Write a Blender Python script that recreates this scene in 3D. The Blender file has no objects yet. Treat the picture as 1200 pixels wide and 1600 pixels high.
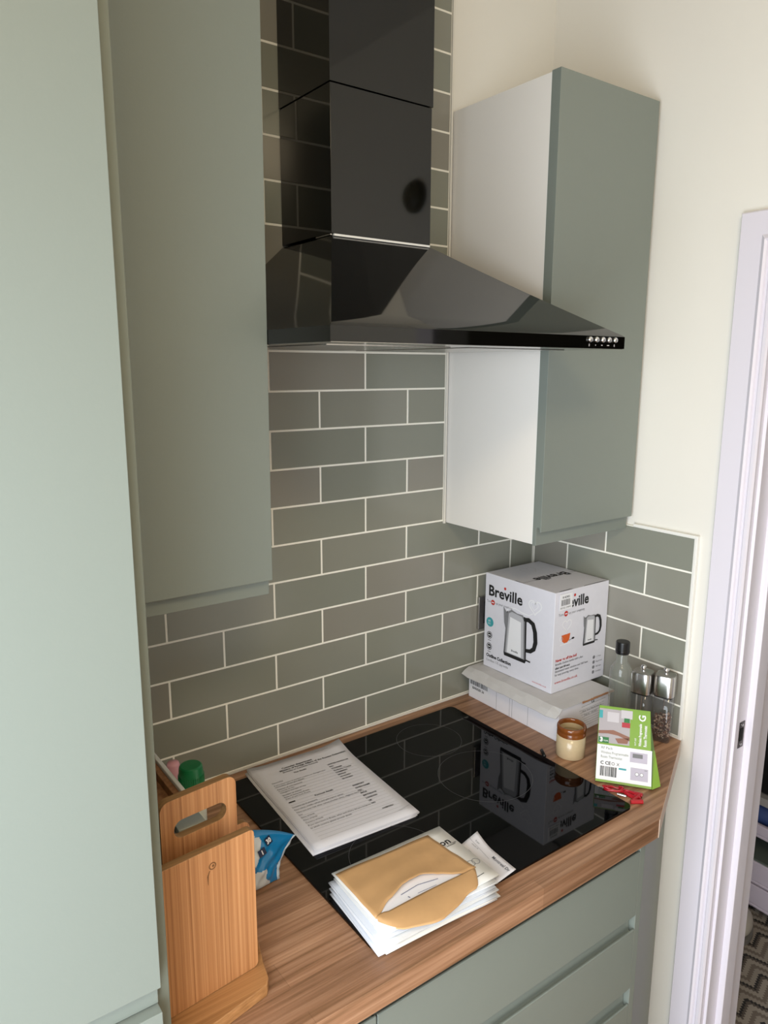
import bpy, bmesh, math, random
from mathutils import Vector, Matrix
random.seed(7)
C = bpy.context.scene.collection
SC = bpy.context.scene
W = 0.90                      # height of the worktop surface above the floor; helpers take z relative to it

# ------------------------------------------------------------------ camera
f_px = 1154.6
yaw, pitch, roll = 0.63154, -0.193866, 0.0029276
fwd = Vector((math.sin(yaw)*math.cos(pitch), math.cos(yaw)*math.cos(pitch), math.sin(pitch)))
rgt = Vector((math.cos(yaw), -math.sin(yaw), 0)); upv = rgt.cross(fwd)
r2 = rgt*math.cos(roll) + upv*math.sin(roll); u2 = -rgt*math.sin(roll) + upv*math.cos(roll)
cam = bpy.data.cameras.new('camera'); co = bpy.data.objects.new('camera', cam); C.objects.link(co)
M = Matrix((r2, u2, -fwd)).transposed().to_4x4(); M.translation = Vector((-1.1189, -1.28897, 0.81174 + W))
co.matrix_world = M
cam.sensor_fit = 'VERTICAL'; cam.sensor_height = 36; cam.sensor_width = 27; cam.lens = f_px*36/1600
cam.clip_start = 0.01; SC.camera = co

# ------------------------------------------------------------------ world, lights, exposure
SC.view_settings.view_transform = 'Standard'; SC.view_settings.look = 'None'
SC.view_settings.gamma = 1; SC.view_settings.use_curve_mapping = False
SC.view_settings.exposure = 0.0
wd = bpy.data.worlds.new('world'); SC.world = wd; wd.use_nodes = True
bgn = wd.node_tree.nodes['Background']; bgn.inputs[0].default_value = (0.75, 0.88, 1.0, 1); bgn.inputs[1].default_value = 1.0

def area(name, loc, target, sx, sy, power, col):
    l = bpy.data.lights.new(name, 'AREA'); l.shape = 'RECTANGLE'; l.size = sx; l.size_y = sy
    l.energy = power; l.color = col
    o = bpy.data.objects.new(name, l); C.objects.link(o); o.location = Vector(loc) + Vector((0, 0, W))
    d = Vector(target) - Vector(loc); o.rotation_euler = d.to_track_quat('-Z', 'Y').to_euler(); return o
# daylight through the window in the left wall, which stands beside the photographer
area('window_daylight', (-1.60, -1.30, 0.14), (-0.60, -1.24, -0.18), 1.12, 1.7, 46, (0.86, 0.935, 1.0))
# warm ceiling lamp behind the photographer
area('ceiling_lamp_light', (-1.15, -1.75, 1.74), (-0.7, -1.6, 0.4), 0.5, 0.5, 19, (1.0, 0.81, 0.53))
# light of the next room, beyond the doorway
area('hall_light', (1.5, -1.2, 1.5), (1.5, -1.0, 0), 0.5, 0.5, 1.8, (1.0, 0.9, 0.8))

# ------------------------------------------------------------------ materials
def lin(c):
    return tuple(((v/255)/12.92 if v/255 <= 0.04045 else ((v/255+0.055)/1.055)**2.4) for v in c) + (1,)
MATS = {}
def mat(name, rgb, rough=0.5, metal=0.0, spec=0.5, var=0.0, vscale=8, bump=0.0, bscale=60, trans=0.0, ior=1.5, coat=0.0, emit=None):
    if name in MATS: return MATS[name]
    m = bpy.data.materials.new(name); m.use_nodes = True; nt = m.node_tree; b = nt.nodes['Principled BSDF']
    b.inputs['Base Color'].default_value = lin(rgb); b.inputs['Roughness'].default_value = rough
    b.inputs['Metallic'].default_value = metal; b.inputs['Specular IOR Level'].default_value = spec
    b.inputs['Transmission Weight'].default_value = trans; b.inputs['IOR'].default_value = ior
    b.inputs['Coat Weight'].default_value = coat; b.inputs['Coat Roughness'].default_value = 0.05
    if emit: b.inputs['Emission Color'].default_value = lin(emit[0]); b.inputs['Emission Strength'].default_value = emit[1]
    tc = nt.nodes.new('ShaderNodeTexCoord')
    if var:
        n = nt.nodes.new('ShaderNodeTexNoise'); n.inputs['Scale'].default_value = vscale; n.inputs['Detail'].default_value = 4
        nt.links.new(tc.outputs['Object'], n.inputs['Vector'])
        mx = nt.nodes.new('ShaderNodeMix'); mx.data_type = 'RGBA'
        c = lin(rgb); mx.inputs[6].default_value = tuple(min(1, v*(1-var)) for v in c[:3])+(1,); mx.inputs[7].default_value = tuple(min(1, v*(1+var)) for v in c[:3])+(1,)
        nt.links.new(n.outputs['Fac'], mx.inputs[0]); nt.links.new(mx.outputs[2], b.inputs['Base Color'])
    if bump:
        n = nt.nodes.new('ShaderNodeTexNoise'); n.inputs['Scale'].default_value = bscale; n.inputs['Detail'].default_value = 3
        nt.links.new(tc.outputs['Object'], n.inputs['Vector'])
        bp = nt.nodes.new('ShaderNodeBump'); bp.inputs['Strength'].default_value = bump; bp.inputs['Distance'].default_value = 0.002
        nt.links.new(n.outputs['Fac'], bp.inputs['Height']); nt.links.new(bp.outputs[0], b.inputs['Normal'])
    MATS[name] = m; return m

def wood(name, c1, c2, c3, axis='x', fine=1.0, rough=0.45, stave=None):
    """wood: stretched noise grain along an axis; stave=(length,width) adds glued staves of different tone"""
    m = bpy.data.materials.new(name); m.use_nodes = True; nt = m.node_tree; b = nt.nodes['Principled BSDF']
    b.inputs['Roughness'].default_value = rough
    tc = nt.nodes.new('ShaderNodeTexCoord'); mp = nt.nodes.new('ShaderNodeMapping')
    lo, hi = fine if isinstance(fine, tuple) else (3.0*fine, 110.0*fine)
    mp.inputs['Scale'].default_value = {'x': (lo, hi, hi), 'y': (hi, lo, hi), 'z': (hi, hi, lo)}[axis]
    nt.links.new(tc.outputs['Object'], mp.inputs['Vector'])
    n = nt.nodes.new('ShaderNodeTexNoise'); n.inputs['Scale'].default_value = 1.0; n.inputs['Detail'].default_value = 5; n.inputs['Roughness'].default_value = .62
    nt.links.new(mp.outputs[0], n.inputs['Vector'])
    cr = nt.nodes.new('ShaderNodeValToRGB'); e = cr.color_ramp.elements
    e[0].position = .30; e[0].color = lin(c1); e[1].position = .68; e[1].color = lin(c3)
    k = e.new(.48); k.color = lin(c2)
    nt.links.new(n.outputs['Fac'], cr.inputs[0]); out = cr.outputs[0]
    mp2 = nt.nodes.new('ShaderNodeMapping'); mp2.inputs['Scale'].default_value = {'x': (1.6, 22, 22), 'y': (22, 1.6, 22), 'z': (22, 22, 1.6)}[axis]
    nt.links.new(tc.outputs['Object'], mp2.inputs['Vector'])
    n2 = nt.nodes.new('ShaderNodeTexNoise'); n2.inputs['Scale'].default_value = 1.0; n2.inputs['Detail'].default_value = 2
    nt.links.new(mp2.outputs[0], n2.inputs['Vector'])
    mr = nt.nodes.new('ShaderNodeMapRange'); mr.inputs['From Min'].default_value = .3; mr.inputs['From Max'].default_value = .7
    mr.inputs['To Min'].default_value = .86; mr.inputs['To Max'].default_value = 1.12
    nt.links.new(n2.outputs['Fac'], mr.inputs['Value'])
    mul = nt.nodes.new('ShaderNodeMix'); mul.data_type = 'RGBA'; mul.blend_type = 'MULTIPLY'; mul.inputs[0].default_value = 1
    nt.links.new(out, mul.inputs[6]); nt.links.new(mr.outputs[0], mul.inputs[7]); out = mul.outputs[2]
    if stave:
        br = nt.nodes.new('ShaderNodeTexBrick'); br.inputs['Scale'].default_value = 1
        br.inputs['Brick Width'].default_value = stave[0]; br.inputs['Row Height'].default_value = stave[1]
        br.inputs['Mortar Size'].default_value = 0.0004; br.inputs['Mortar Smooth'].default_value = .3; br.inputs['Bias'].default_value = 0
        br.inputs['Color1'].default_value = (.80, .79, .78, 1); br.inputs['Color2'].default_value = (1.10, 1.10, 1.10, 1); br.inputs['Mortar'].default_value = (.72, .7, .68, 1)
        br.offset = .37; br.offset_frequency = 2
        nt.links.new(tc.outputs['Object'], br.inputs['Vector'])
        m2 = nt.nodes.new('ShaderNodeMix'); m2.data_type = 'RGBA'; m2.blend_type = 'MULTIPLY'; m2.inputs[0].default_value = 1
        nt.links.new(out, m2.inputs[6]); nt.links.new(br.outputs['Color'], m2.inputs[7]); out = m2.outputs[2]
    nt.links.new(out, b.inputs['Base Color'])
    bp = nt.nodes.new('ShaderNodeBump'); bp.inputs['Strength'].default_value = .12; bp.inputs['Distance'].default_value = .001
    nt.links.new(n.outputs['Fac'], bp.inputs['Height']); nt.links.new(bp.outputs[0], b.inputs['Normal'])
    MATS[name] = m; return m

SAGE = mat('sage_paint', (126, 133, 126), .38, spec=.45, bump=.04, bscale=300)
SAGE_SHADE = mat('sage_shaded', (116, 121, 110), .4, spec=.45)  # darker copy of the sage paint, shade put into the colour of two panels
WHITE_W = mat('white_wall_paint', (232, 228, 219), .75, spec=.25, var=.02, vscale=3, bump=.12, bscale=25)
GLOSSW = mat('white_gloss_woodwork', (224, 219, 228), .22, spec=.5, bump=.06, bscale=18)
MELA = mat('white_melamine', (240, 236, 230), .45)
GROUT = mat('white_grout', (246, 243, 232), .8)
TILE = [mat('sage_glazed_tile_%d' % i, c, .2, spec=.5, bump=.05, bscale=9) for i, c in enumerate([(137, 138, 126), (140, 140, 129), (135, 137, 126), (141, 138, 128)])]
BLACKG = mat('black_hood_glass', (5, 5, 4), .05, spec=.50)
HOBG = mat('black_hob_glass', (3, 3, 4), .03, spec=.24)
BLACKP = mat('black_plastic', (14, 14, 15), .35)
STEEL = mat('brushed_steel', (196, 193, 190), .24, metal=1)
CHROME = mat('chrome', (225, 225, 226), .08, metal=1)
WT = wood('oak_stave_laminate', (122, 88, 60), (158, 117, 88), (188, 147, 116), 'x', 1.0, .42, stave=(.42, .047))
BAMBOO = wood('bamboo', (150, 98, 58), (182, 126, 80), (202, 148, 100), 'z', (.7, 300), .4)
BAMBOO_E = wood('bamboo_edge', (118, 88, 54), (138, 104, 66), (152, 116, 76), 'x', 1.6, .5)
BAMBOO_B = wood('bamboo_base', (140, 96, 56), (168, 120, 74), (188, 138, 90), 'x', (2, 200), .45)
DARKWOOD = wood('darker_wood', (112, 74, 44), (134, 92, 60), (150, 108, 72), 'z', 1.2, .5)
PAPER = mat('white_paper', (238, 236, 240), .8, spec=.2)
PAPER2 = mat('greyish_paper', (226, 224, 230), .8, spec=.2)
CREAMP = mat('cream_paper', (232, 230, 226), .8, spec=.2)
INK = mat('black_print', (22, 22, 24), .6)
INKG = mat('grey_print', (120, 120, 124), .6)
KRAFT = mat('brown_kraft_paper', (200, 157, 108), .6, var=.12, vscale=34, bump=.7, bscale=16)
KRAFT_I = mat('kraft_inside', (176, 130, 82), .7)
CARDW = mat('white_card', (238, 236, 242), .5, var=.02, vscale=14)
CARDS = mat('silver_grey_card', (222, 221, 230), .38, spec=.5, var=.03, vscale=80)
RED = mat('red_print', (190, 48, 40), .5)
ORANGE = mat('orange_print', (214, 98, 44), .5)
TEAL = mat('teal_print', (60, 160, 168), .5)
KETW = mat('light_print', (236, 236, 240), .4)
def thin_glass(name, tint, dust, dustcol, rough):
    """thin clear wall: fresnel reflection over straight-through transmission, with a share of dust"""
    m = bpy.data.materials.new(name); m.use_nodes = True; nt = m.node_tree; nt.nodes.clear(); N = nt.nodes.new; L = nt.links.new
    out = N('ShaderNodeOutputMaterial'); tr = N('ShaderNodeBsdfTransparent'); tr.inputs[0].default_value = lin(tint)
    gl = N('ShaderNodeBsdfGlossy'); gl.inputs['Roughness'].default_value = rough; gl.inputs['Color'].default_value = (1, 1, 1, 1)
    fr = N('ShaderNodeFresnel'); fr.inputs[0].default_value = 1.5; mx = N('ShaderNodeMixShader'); ge = N('ShaderNodeNewGeometry'); ma = N('ShaderNodeMath'); ma.operation = 'SUBTRACT'; ma.inputs[0].default_value = 1; L(ge.outputs['Backfacing'], ma.inputs[1]); mu = N('ShaderNodeMath'); mu.operation = 'MULTIPLY'; L(ma.outputs[0], mu.inputs[0]); L(fr.outputs[0], mu.inputs[1]); L(mu.outputs[0], mx.inputs[0]); L(tr.outputs[0], mx.inputs[1]); L(gl.outputs[0], mx.inputs[2])
    df = N('ShaderNodeBsdfDiffuse'); df.inputs[0].default_value = lin(dustcol); m2 = N('ShaderNodeMixShader'); m2.inputs[0].default_value = dust
    L(mx.outputs[0], m2.inputs[1]); L(df.outputs[0], m2.inputs[2]); L(m2.outputs[0], out.inputs[0]); MATS[name] = m; return m
GLASS = thin_glass('clear_acrylic', (236, 236, 238), .05, (220, 220, 224), .06)
FROST = thin_glass('dusty_glass', (228, 230, 226), .14, (206, 208, 202), .08)

# ------------------------------------------------------------------ object helpers (z relative to the worktop)
ORG = {}
def tagp(o, label=None, cat=None, group=None, kind=None):
    if label: o['label'] = label
    if cat: o['category'] = cat
    if group: o['group'] = group
    if kind: o['kind'] = kind
    return o
def root(name, loc, label, cat, group=None):
    o = bpy.data.objects.new(name, None); C.objects.link(o); o.empty_display_size = .02
    o.location = (loc[0], loc[1], loc[2]+W); ORG[o.name] = Vector(loc); return tagp(o, label, cat, group)
def obj(name, bm, m, parent=None, origin=None, label=None, cat=None, group=None, kind=None, smooth=False, bevel=0, keep=False):
    """link a bmesh given in worktop coordinates as one object"""
    if origin is None:
        if parent is not None or not bm.verts: origin = ORG[parent.name].copy()
        else:
            xs = [v.co for v in bm.verts]
            origin = Vector(((min(v.x for v in xs)+max(v.x for v in xs))/2, (min(v.y for v in xs)+max(v.y for v in xs))/2, min(v.z for v in xs)))
    else: origin = Vector(origin)
    bmesh.ops.translate(bm, verts=bm.verts, vec=-origin)
    if not keep: bmesh.ops.recalc_face_normals(bm, faces=bm.faces)
    me = bpy.data.meshes.new(name); bm.to_mesh(me); bm.free()
    for mm in (m if isinstance(m, (list, tuple)) else [m]): me.materials.append(mm)
    if smooth:
        for p in me.polygons: p.use_smooth = True
    o = bpy.data.objects.new(name, me); C.objects.link(o)
    if parent is not None:
        o.parent = parent; o.location = origin - ORG[parent.name]
    else: o.location = origin + Vector((0, 0, W))
    ORG[o.name] = origin
    if bevel:
        bv = o.modifiers.new('bevel', 'BEVEL'); bv.width = bevel; bv.segments = 2; bv.limit_method = 'ANGLE'; bv.angle_limit = math.radians(40)
        if not smooth:
            for p in me.polygons: p.use_smooth = True
            wn = o.modifiers.new('wn', 'WEIGHTED_NORMAL'); wn.keep_sharp = False
    return tagp(o, label, cat, group, kind)
def box(bm, x0, x1, y0, y1, z0, z1, mi=0):
    vs = [bm.verts.new((x, y, z)) for x in (x0, x1) for y in (y0, y1) for z in (z0, z1)]
    for q in ((0, 1, 3, 2), (4, 6, 7, 5), (0, 4, 5, 1), (2, 3, 7, 6), (0, 2, 6, 4), (1, 5, 7, 3)):
        f = bm.faces.new([vs[i] for i in q]); f.material_index = mi
    return vs
def bx(*a): bm = bmesh.new(); box(bm, *a); return bm
def extrude_poly(pts, axis, a, b, bm=None, mi=0):
    """polygon of 2-D points swept along an axis from a to b. axis 'x': pts=(y,z); 'z': pts=(x,y); 'y': pts=(x,z)"""
    bm = bm or bmesh.new()
    def mk(p, t): return {'x': (t, p[0], p[1]), 'z': (p[0], p[1], t), 'y': (p[0], t, p[1])}[axis]
    v0 = [bm.verts.new(mk(p, a)) for p in pts]; v1 = [bm.verts.new(mk(p, b)) for p in pts]
    n = len(pts)
    for fa in (bm.faces.new(v0), bm.faces.new(v1[::-1])): fa.material_index = mi
    for i in range(n):
        fa = bm.faces.new((v0[i], v0[(i+1) % n], v1[(i+1) % n], v1[i])); fa.material_index = mi
    return bm
def hexa(P8, bm=None):
    """eight corners: bottom four in order, then top four"""
    bm = bm or bmesh.new(); v = [bm.verts.new(p) for p in P8]
    for q in ((0, 1, 2, 3), (4, 5, 6, 7), (0, 1, 5, 4), (1, 2, 6, 5), (2, 3, 7, 6), (3, 0, 4, 7)): bm.faces.new([v[i] for i in q])
    return bm
def lathe(prof, c, seg=40, bm=None, sq=None, rz=0, tilt=None):
    """prof = [(r,z)]; sq: superellipse exponent for rounded-square sections"""
    bm = bm or bmesh.new(); rings = []
    for r, z in prof:
        ring = []
        for i in range(seg):
            t = 2*math.pi*i/seg
            if sq:
                ct, st = math.cos(t), math.sin(t); k = (abs(ct)**sq+abs(st)**sq)**(-1/sq)
                x, y = r*ct*k, r*st*k
            else: x, y = r*math.cos(t), r*math.sin(t)
            v = Vector((x*math.cos(rz)-y*math.sin(rz), x*math.sin(rz)+y*math.cos(rz), z))
            if tilt: v = tilt @ v
            ring.append(bm.verts.new(v + Vector(c)))
        rings.append(ring)
    for a, b in zip(rings, rings[1:]):
        for i in range(seg): bm.faces.new((a[i], a[(i+1) % seg], b[(i+1) % seg], b[i]))
    for ring, pr in ((rings[0], prof[0]), (rings[-1], prof[-1])):
        if pr[0] > 1e-5: bm.faces.new(ring)
    return bm
def tube(pts, r, seg=8, bm=None):
    bm = bm or bmesh.new(); rings = []; P = [Vector(p) for p in pts]
    for i, p in enumerate(P):
        t = (P[min(i+1, len(P)-1)]-P[max(i-1, 0)]).normalized()
        a = t.cross(Vector((0, 0, 1))) if abs(t.z) < .95 else t.cross(Vector((1, 0, 0))); a.normalize(); b = t.cross(a)
        rings.append([bm.verts.new(p+a*r*math.cos(k*2*math.pi/seg)+b*r*math.sin(k*2*math.pi/seg)) for k in range(seg)])
    for a, b in zip(rings, rings[1:]):
        for k in range(seg): bm.faces.new((a[k], a[(k+1) % seg], b[(k+1) % seg], b[k]))
    bm.faces.new(rings[0]); bm.faces.new(rings[-1]); return bm
def roundrect(x0, x1, y0, y1, r, n=6):
    pts = []
    for cx, cy, a in ((x1-r, y1-r, 0), (x0+r, y1-r, 90), (x0+r, y0+r, 180), (x1-r, y0+r, 270)):
        for k in range(n+1):
            t = math.radians(a+90*k/n); pts.append((cx+r*math.cos(t), cy+r*math.sin(t)))
    return pts

class Face:
    """a flat printed face: origin O, unit axes U (right), V (up), normal N; prints are thin meshes lying on it"""
    def __init__(s, O, U, V, parent):
        s.O = Vector(O); s.U = Vector(U).normalized(); s.V = Vector(V).normalized(); s.N = s.U.cross(s.V).normalized(); s.parent = parent; s.lift = .0002
    def at(s, u, v, k=1): return s.O+s.U*u+s.V*v+s.N*(s.lift*k)
    def poly(s, bm, pts, k=1):
        vs = [bm.verts.new(s.at(u, v, k)) for u, v in pts]; f = bm.faces.new(vs); return f
    def rect(s, bm, u0, v0, u1, v1, k=1): s.poly(bm, [(u0, v0), (u1, v0), (u1, v1), (u0, v1)], k)
    def disc(s, bm, u, v, r, k=1, n=20, ry=None): s.poly(bm, [(u+r*math.cos(2*math.pi*i/n), v+(ry or r)*math.sin(2*math.pi*i/n)) for i in range(n)], k)
    def ring(s, bm, u, v, r, w, k=1, n=22):
        for i in range(n):
            a, b = 2*math.pi*i/n, 2*math.pi*(i+1)/n
            s.poly(bm, [(u+r*math.cos(a), v+r*math.sin(a)), (u+r*math.cos(b), v+r*math.sin(b)), (u+(r-w)*math.cos(b), v+(r-w)*math.sin(b)), (u+(r-w)*math.cos(a), v+(r-w)*math.sin(a))], k)
    def stroke(s, bm, pts, w, k=1):
        P = [Vector(p) for p in pts]; L = []; R = []
        for i, p in enumerate(P):
            t = (P[min(i+1, len(P)-1)]-P[max(i-1, 0)]).normalized(); n = Vector((-t.y, t.x))
            ww = w[i] if isinstance(w, (list, tuple)) else w
            L.append(p+n*ww/2); R.append(p-n*ww/2)
        for i in range(len(P)-1): s.poly(bm, [L[i], R[i], R[i+1], L[i+1]], k)
    def text(s, bm, txt, u, v, size, rot=0, k=1, bold=0.0, sx=1.0, align='LEFT'):
        cu = bpy.data.curves.new('t', 'FONT'); cu.body = txt; cu.size = size; cu.offset = bold; cu.align_x = align; cu.resolution_u = 2
        to = bpy.data.objects.new('t', cu); C.objects.link(to); dg = bpy.context.evaluated_depsgraph_get()
        me = bpy.data.meshes.new_from_object(to.evaluated_get(dg)); C.objects.unlink(to); bpy.data.objects.remove(to); bpy.data.curves.remove(cu)
        c, sn = math.cos(rot), math.sin(rot); vs = []
        for p in me.vertices:
            x, y = p.co.x*sx, p.co.y; vs.append(bm.verts.new(s.at(u+x*c-y*sn, v+x*sn+y*c, k)))
        for p in me.polygons:
            try: bm.faces.new([vs[i] for i in p.vertices])
            except ValueError: pass
        bpy.data.meshes.remove(me)
    def add(s, name, bm, m, label=None): return obj(name, bm, m, s.parent, label=label, keep=True)

# ------------------------------------------------------------------ room shell
XR = 0.3088; PX = .225; PZ = .076446; GR = .0034
XL, YF, ZF, ZC = -1.54, -3.1, -.90, 1.78
TT = .0055                                     # how far the tiles stand proud of the wall plaster
wall_back = obj('wall_back', bx(XL-.12, XR+.12, TT, .12, ZF, ZC), WHITE_W, kind='structure', origin=(-.3, TT, ZF))
# right wall with the doorway (door opening y -1.35 .. -0.574, up to z 1.06)
DY0, DY1, DZ = -1.36, -.566, 1.062
wr = bmesh.new()
box(wr, XR+TT, XR+.125, DY1, TT, ZF, ZC); box(wr, XR+TT, XR+.125, YF, DY0, ZF, ZC); box(wr, XR+TT, XR+.125, DY0, DY1, DZ, ZC)
wall_right = obj('wall_right', wr, WHITE_W, kind='structure', origin=(XR+.05, -.3, ZF))
wl = bmesh.new(); WY0, WY1, WZ0, WZ1 = -1.90, -.70, -.84, 1.12
box(wl, XL-.12, XL, WY1, .0, ZF, ZC); box(wl, XL-.12, XL, YF, WY0, ZF, ZC); box(wl, XL-.12, XL, WY0, WY1, ZF, WZ0); box(wl, XL-.12, XL, WY0, WY1, WZ1, ZC)
obj('wall_left', wl, WHITE_W, kind='structure', origin=(XL, -1, ZF))
obj('wall_front', bx(XL-.12, XR+.12, YF-.12, YF, ZF, ZC), WHITE_W, kind='structure')
obj('ceiling', bx(XL-.12, 3.2, YF-.12, 1.4, ZC, ZC+.1), WHITE_W, kind='structure')
FLOORM = wood('oak_floor_boards', (120, 88, 60), (148, 112, 80), (168, 132, 98), 'y', .7, .4)
obj('floor', bx(XL-.12, 3.2, YF-.12, 1.4, ZF-.1, ZF), FLOORM, kind='structure')
# the next room
hl = bmesh.new(); box(hl, 2.6, 2.7, -2.6, 1.4, ZF, ZC); box(hl, XR+.125, 2.7, 1.3, 1.4, ZF, ZC); box(hl, XR+.125, 2.7, YF-.12, -2.6, ZF, ZC)
obj('wall_hall', hl, mat('hall_wall_paint', (150, 138, 124), .8), kind='structure', origin=(2.6, 0, ZF))
# window in the left wall, beside the photographer
win = obj('window_1', bx(XL-.09, XL-.04, WY0, WY0+.06, WZ0, WZ1), GLOSSW, kind='structure', origin=(XL-.07, -1.4, WZ0))
fr = bmesh.new()
for a in ((WY1-.06, WY1, WZ0, WZ1), (WY0, WY1, WZ0, WZ0+.06), (WY0, WY1, WZ1-.06, WZ1)): box(fr, XL-.09, XL-.04, *a)
obj('window_frame', fr, GLOSSW, win)
obj('window_sill', bx(XL-.10, XL+.08, WY0-.04, WY1+.04, WZ0-.03, WZ0), GLOSSW, win)

# ---- tiles: every tile is a part of its wall; alike tiles share mesh data
TM = {}
def tile(parent, wall, a0, a1, z0, z1):
    """wall 'b': a = x on the back wall; wall 'r': a = distance from the corner on the right wall"""
    w, h = a1-a0-GR, z1-z0-GR
    if w < .004 or h < .004: return
    mi = random.randrange(4); key = (wall, round(w, 4), round(h, 4), mi)
    if key not in TM:
        bm = bmesh.new(); b = .0009; d = TT; o = .0006
        V = []
        for (dd, ins) in ((0.0, 0), (d-b, 0), (d, b)):
            for sx, sz in ((-1, -1), (1, -1), (1, 1), (-1, 1)):
                u, v = sx*(w/2-ins), sz*(h/2-ins)
                V.append(bm.verts.new((u, -dd, v) if wall == 'b' else (-dd, u, v)))
        for r in (0, 4):
            for i in range(4): bm.faces.new((V[r+i], V[r+(i+1) % 4], V[r+4+(i+1) % 4], V[r+4+i]))
        bm.faces.new(V[8:12]); bmesh.ops.recalc_face_normals(bm, faces=bm.faces)
        me = bpy.data.meshes.new('tile'); bm.to_mesh(me); bm.free(); me.materials.append(TILE[mi]); TM[key] = me
        # normals outward (towards the room)
        n = me.polygons[-1].normal
        if (wall == 'b' and n.y > 0) or (wall == 'r' and n.x > 0): me.flip_normals()
    o = bpy.data.objects.new('tile', TM[key]); C.objects.link(o); o.parent = parent
    c = Vector(((a0+a1)/2, TT, (z0+z1)/2)) if wall == 'b' else Vector((XR+TT, -(a0+a1)/2, (z0+z1)/2))
    o.location = c - ORG[parent.name]
    return o
XT = -.004                                   # right edge of the tiled column behind the hood
for row in range(1, 22):
    z0, z1 = (row-1)*PZ, row*PZ
    if row == 1: z0 += .004
    left, right = (-.893, XR-.001) if row <= 6 else (-.606, XT)
    off = 0 if row % 2 else .5
    k = -6
    while (k+off)*PX < right:
        a0, a1 = (k+off)*PX, (k+off+1)*PX
        a0, a1 = max(a0, left), min(a1, right)
        if a1 > a0+.006: tile(wall_back, 'b', a0, a1, z0, z1)
        k += 1
YE, A0 = .4524, .1130
for row in range(1, 7):
    z0, z1 = (row-1)*PZ, row*PZ
    if row == 1: z0 += .004
    js = [0.0, A0, A0+PX, YE-.002] if row % 2 else [0.0, A0+PX/2, YE-.002]
    for a, b in zip(js, js[1:]): tile(wall_right, 'r', a+(0.003 if a == 0 else 0), b, z0, z1)
# grout beds fill the joints to just under the tile face
gd = .0049
gb = bmesh.new(); box(gb, -.893, XR, TT-gd, TT+.001, 0, 6*PZ); box(gb, -.606, XT+.001, TT-gd, TT+.001, 6*PZ, 21*PZ)
obj('grout', gb, GROUT, wall_back)
obj('grout', bx(XR+TT-gd, XR+TT+.001, -YE, 0, 0, 6*PZ), GROUT, wall_right)
# sealant beads: along the worktop, in the corner, and down the edges of the tiled column
sb = bmesh.new(); box(sb, -.893, XR, -.003, .002, 0, .0045); box(sb, XR-.003, XR+.002, -YE, 0, 0, .0045); box(sb, XR-.0035, XR+.002, -.0035, .002, 0, 6*PZ)
box(sb, XT-.001, XT+.004, -.004, .002, .452, 21*PZ); box(sb, -.610, -.605, -.003, .002, .46, 21*PZ)
obj('trim_1', sb, mat('white_sealant', (226, 222, 212), .5), kind='structure', label='white sealant bead along the worktop and the tile edges')
tb = bmesh.new(); box(tb, XR-.004, XR+TT, -YE-.006, -YE+.001, 0, 6*PZ+.006); box(tb, XR-.004, XR+TT, -YE+.001, -.30, 6*PZ, 6*PZ+.006)
obj('trim_2', tb, mat('white_tile_trim', (236, 234, 228), .3), kind='structure', label='white edging strip around the tiles of the right wall', bevel=.001)

# ---- door frame in the right wall
XW = XR+TT
def casing_profile():                         # (x, y) section of the casing, outer edge to inner edge
    return [(XW, -.492), (XW-.014, -.493), (XW-.018, -.496), (XW-.018, -.538), (XW-.021, -.542), (XW-.024, -.546), (XW-.021, -.550), (XW-.016, -.552), (XW-.0165, -.556), (XW-.020, -.559), (XW-.020, -.565), (XW-.016, -.568), (XW, -.568)]
door = obj('door_1', extrude_poly(casing_profile(), 'z', ZF, 1.10), GLOSSW, kind='structure', origin=(XW, -.55, ZF), smooth=False)
prof = casing_profile()
# head casing: the same section laid horizontally, mitred at the corner
hb = bmesh.new(); v0 = []; v1 = []
for x, y in prof:
    d = -y-.492                              # distance from the outer edge
    v0.append(hb.verts.new((x, -.492-d, 1.10-d))); v1.append(hb.verts.new((x, -1.45, 1.10-d)))
for i in range(len(prof)): hb.faces.new((v0[i], v0[(i+1) % len(prof)], v1[(i+1) % len(prof)], v1[i]))
hb.faces.new(v0); hb.faces.new(v1)
# cut the upright's top on the mitre
me = door.data
for v in me.vertices:
    if v.co.z > 1.5: v.co.z = (1.10 - (-(v.co.y-.55)-.492)) - ZF if False else v.co.z
for v in me.vertices:
    if v.co.z > 1.5:
        yy = v.co.y-.55; v.co.z = (1.10-(-yy-.492))-ZF
obj('casing_head', hb, GLOSSW, door)
jb = bmesh.new(); box(jb, XW-.002, XW+.14, -.574, -.566, ZF, 1.03); box(jb, XW-.002, XW+.14, -1.36, -.574, 1.03, 1.04)
obj('door_lining', jb, GLOSSW, door, bevel=.001)
st = bmesh.new(); box(st, XW+.040, XW+.078, -.588, -.572, ZF, 1.03); box(st, XW+.040, XW+.078, -1.36, -.588, 1.016, 1.03)
obj('door_stop', st, GLOSSW, door, bevel=.002)
obj('casing_far', extrude_poly([(XW-.018, -1.36), (XW, -1.36), (XW, -1.435), (XW-.018, -1.435)], 'z', ZF, 1.10), GLOSSW, door)
sp = obj('strike_plate', bx(XW+.012, XW+.032, -.5752, -.5738, .026, .084), mat('dark_old_steel', (92, 86, 82), .35, metal=1), door)
obj('latch_hole', bx(XW+.015, XW+.026, -.5762, -.5750, .042, .070), mat('hole_black', (10, 9, 8), .8), door)
sc = bmesh.new()
for z in (.033, .077): lathe([(.003, -.0006), (.003, .0006), (.0, .0008)], (XW+.022, -.5756, z), 10, sc, tilt=Matrix.Rotation(math.pi/2, 3, 'X'))
obj('screw', sc, STEEL, door)

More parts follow.
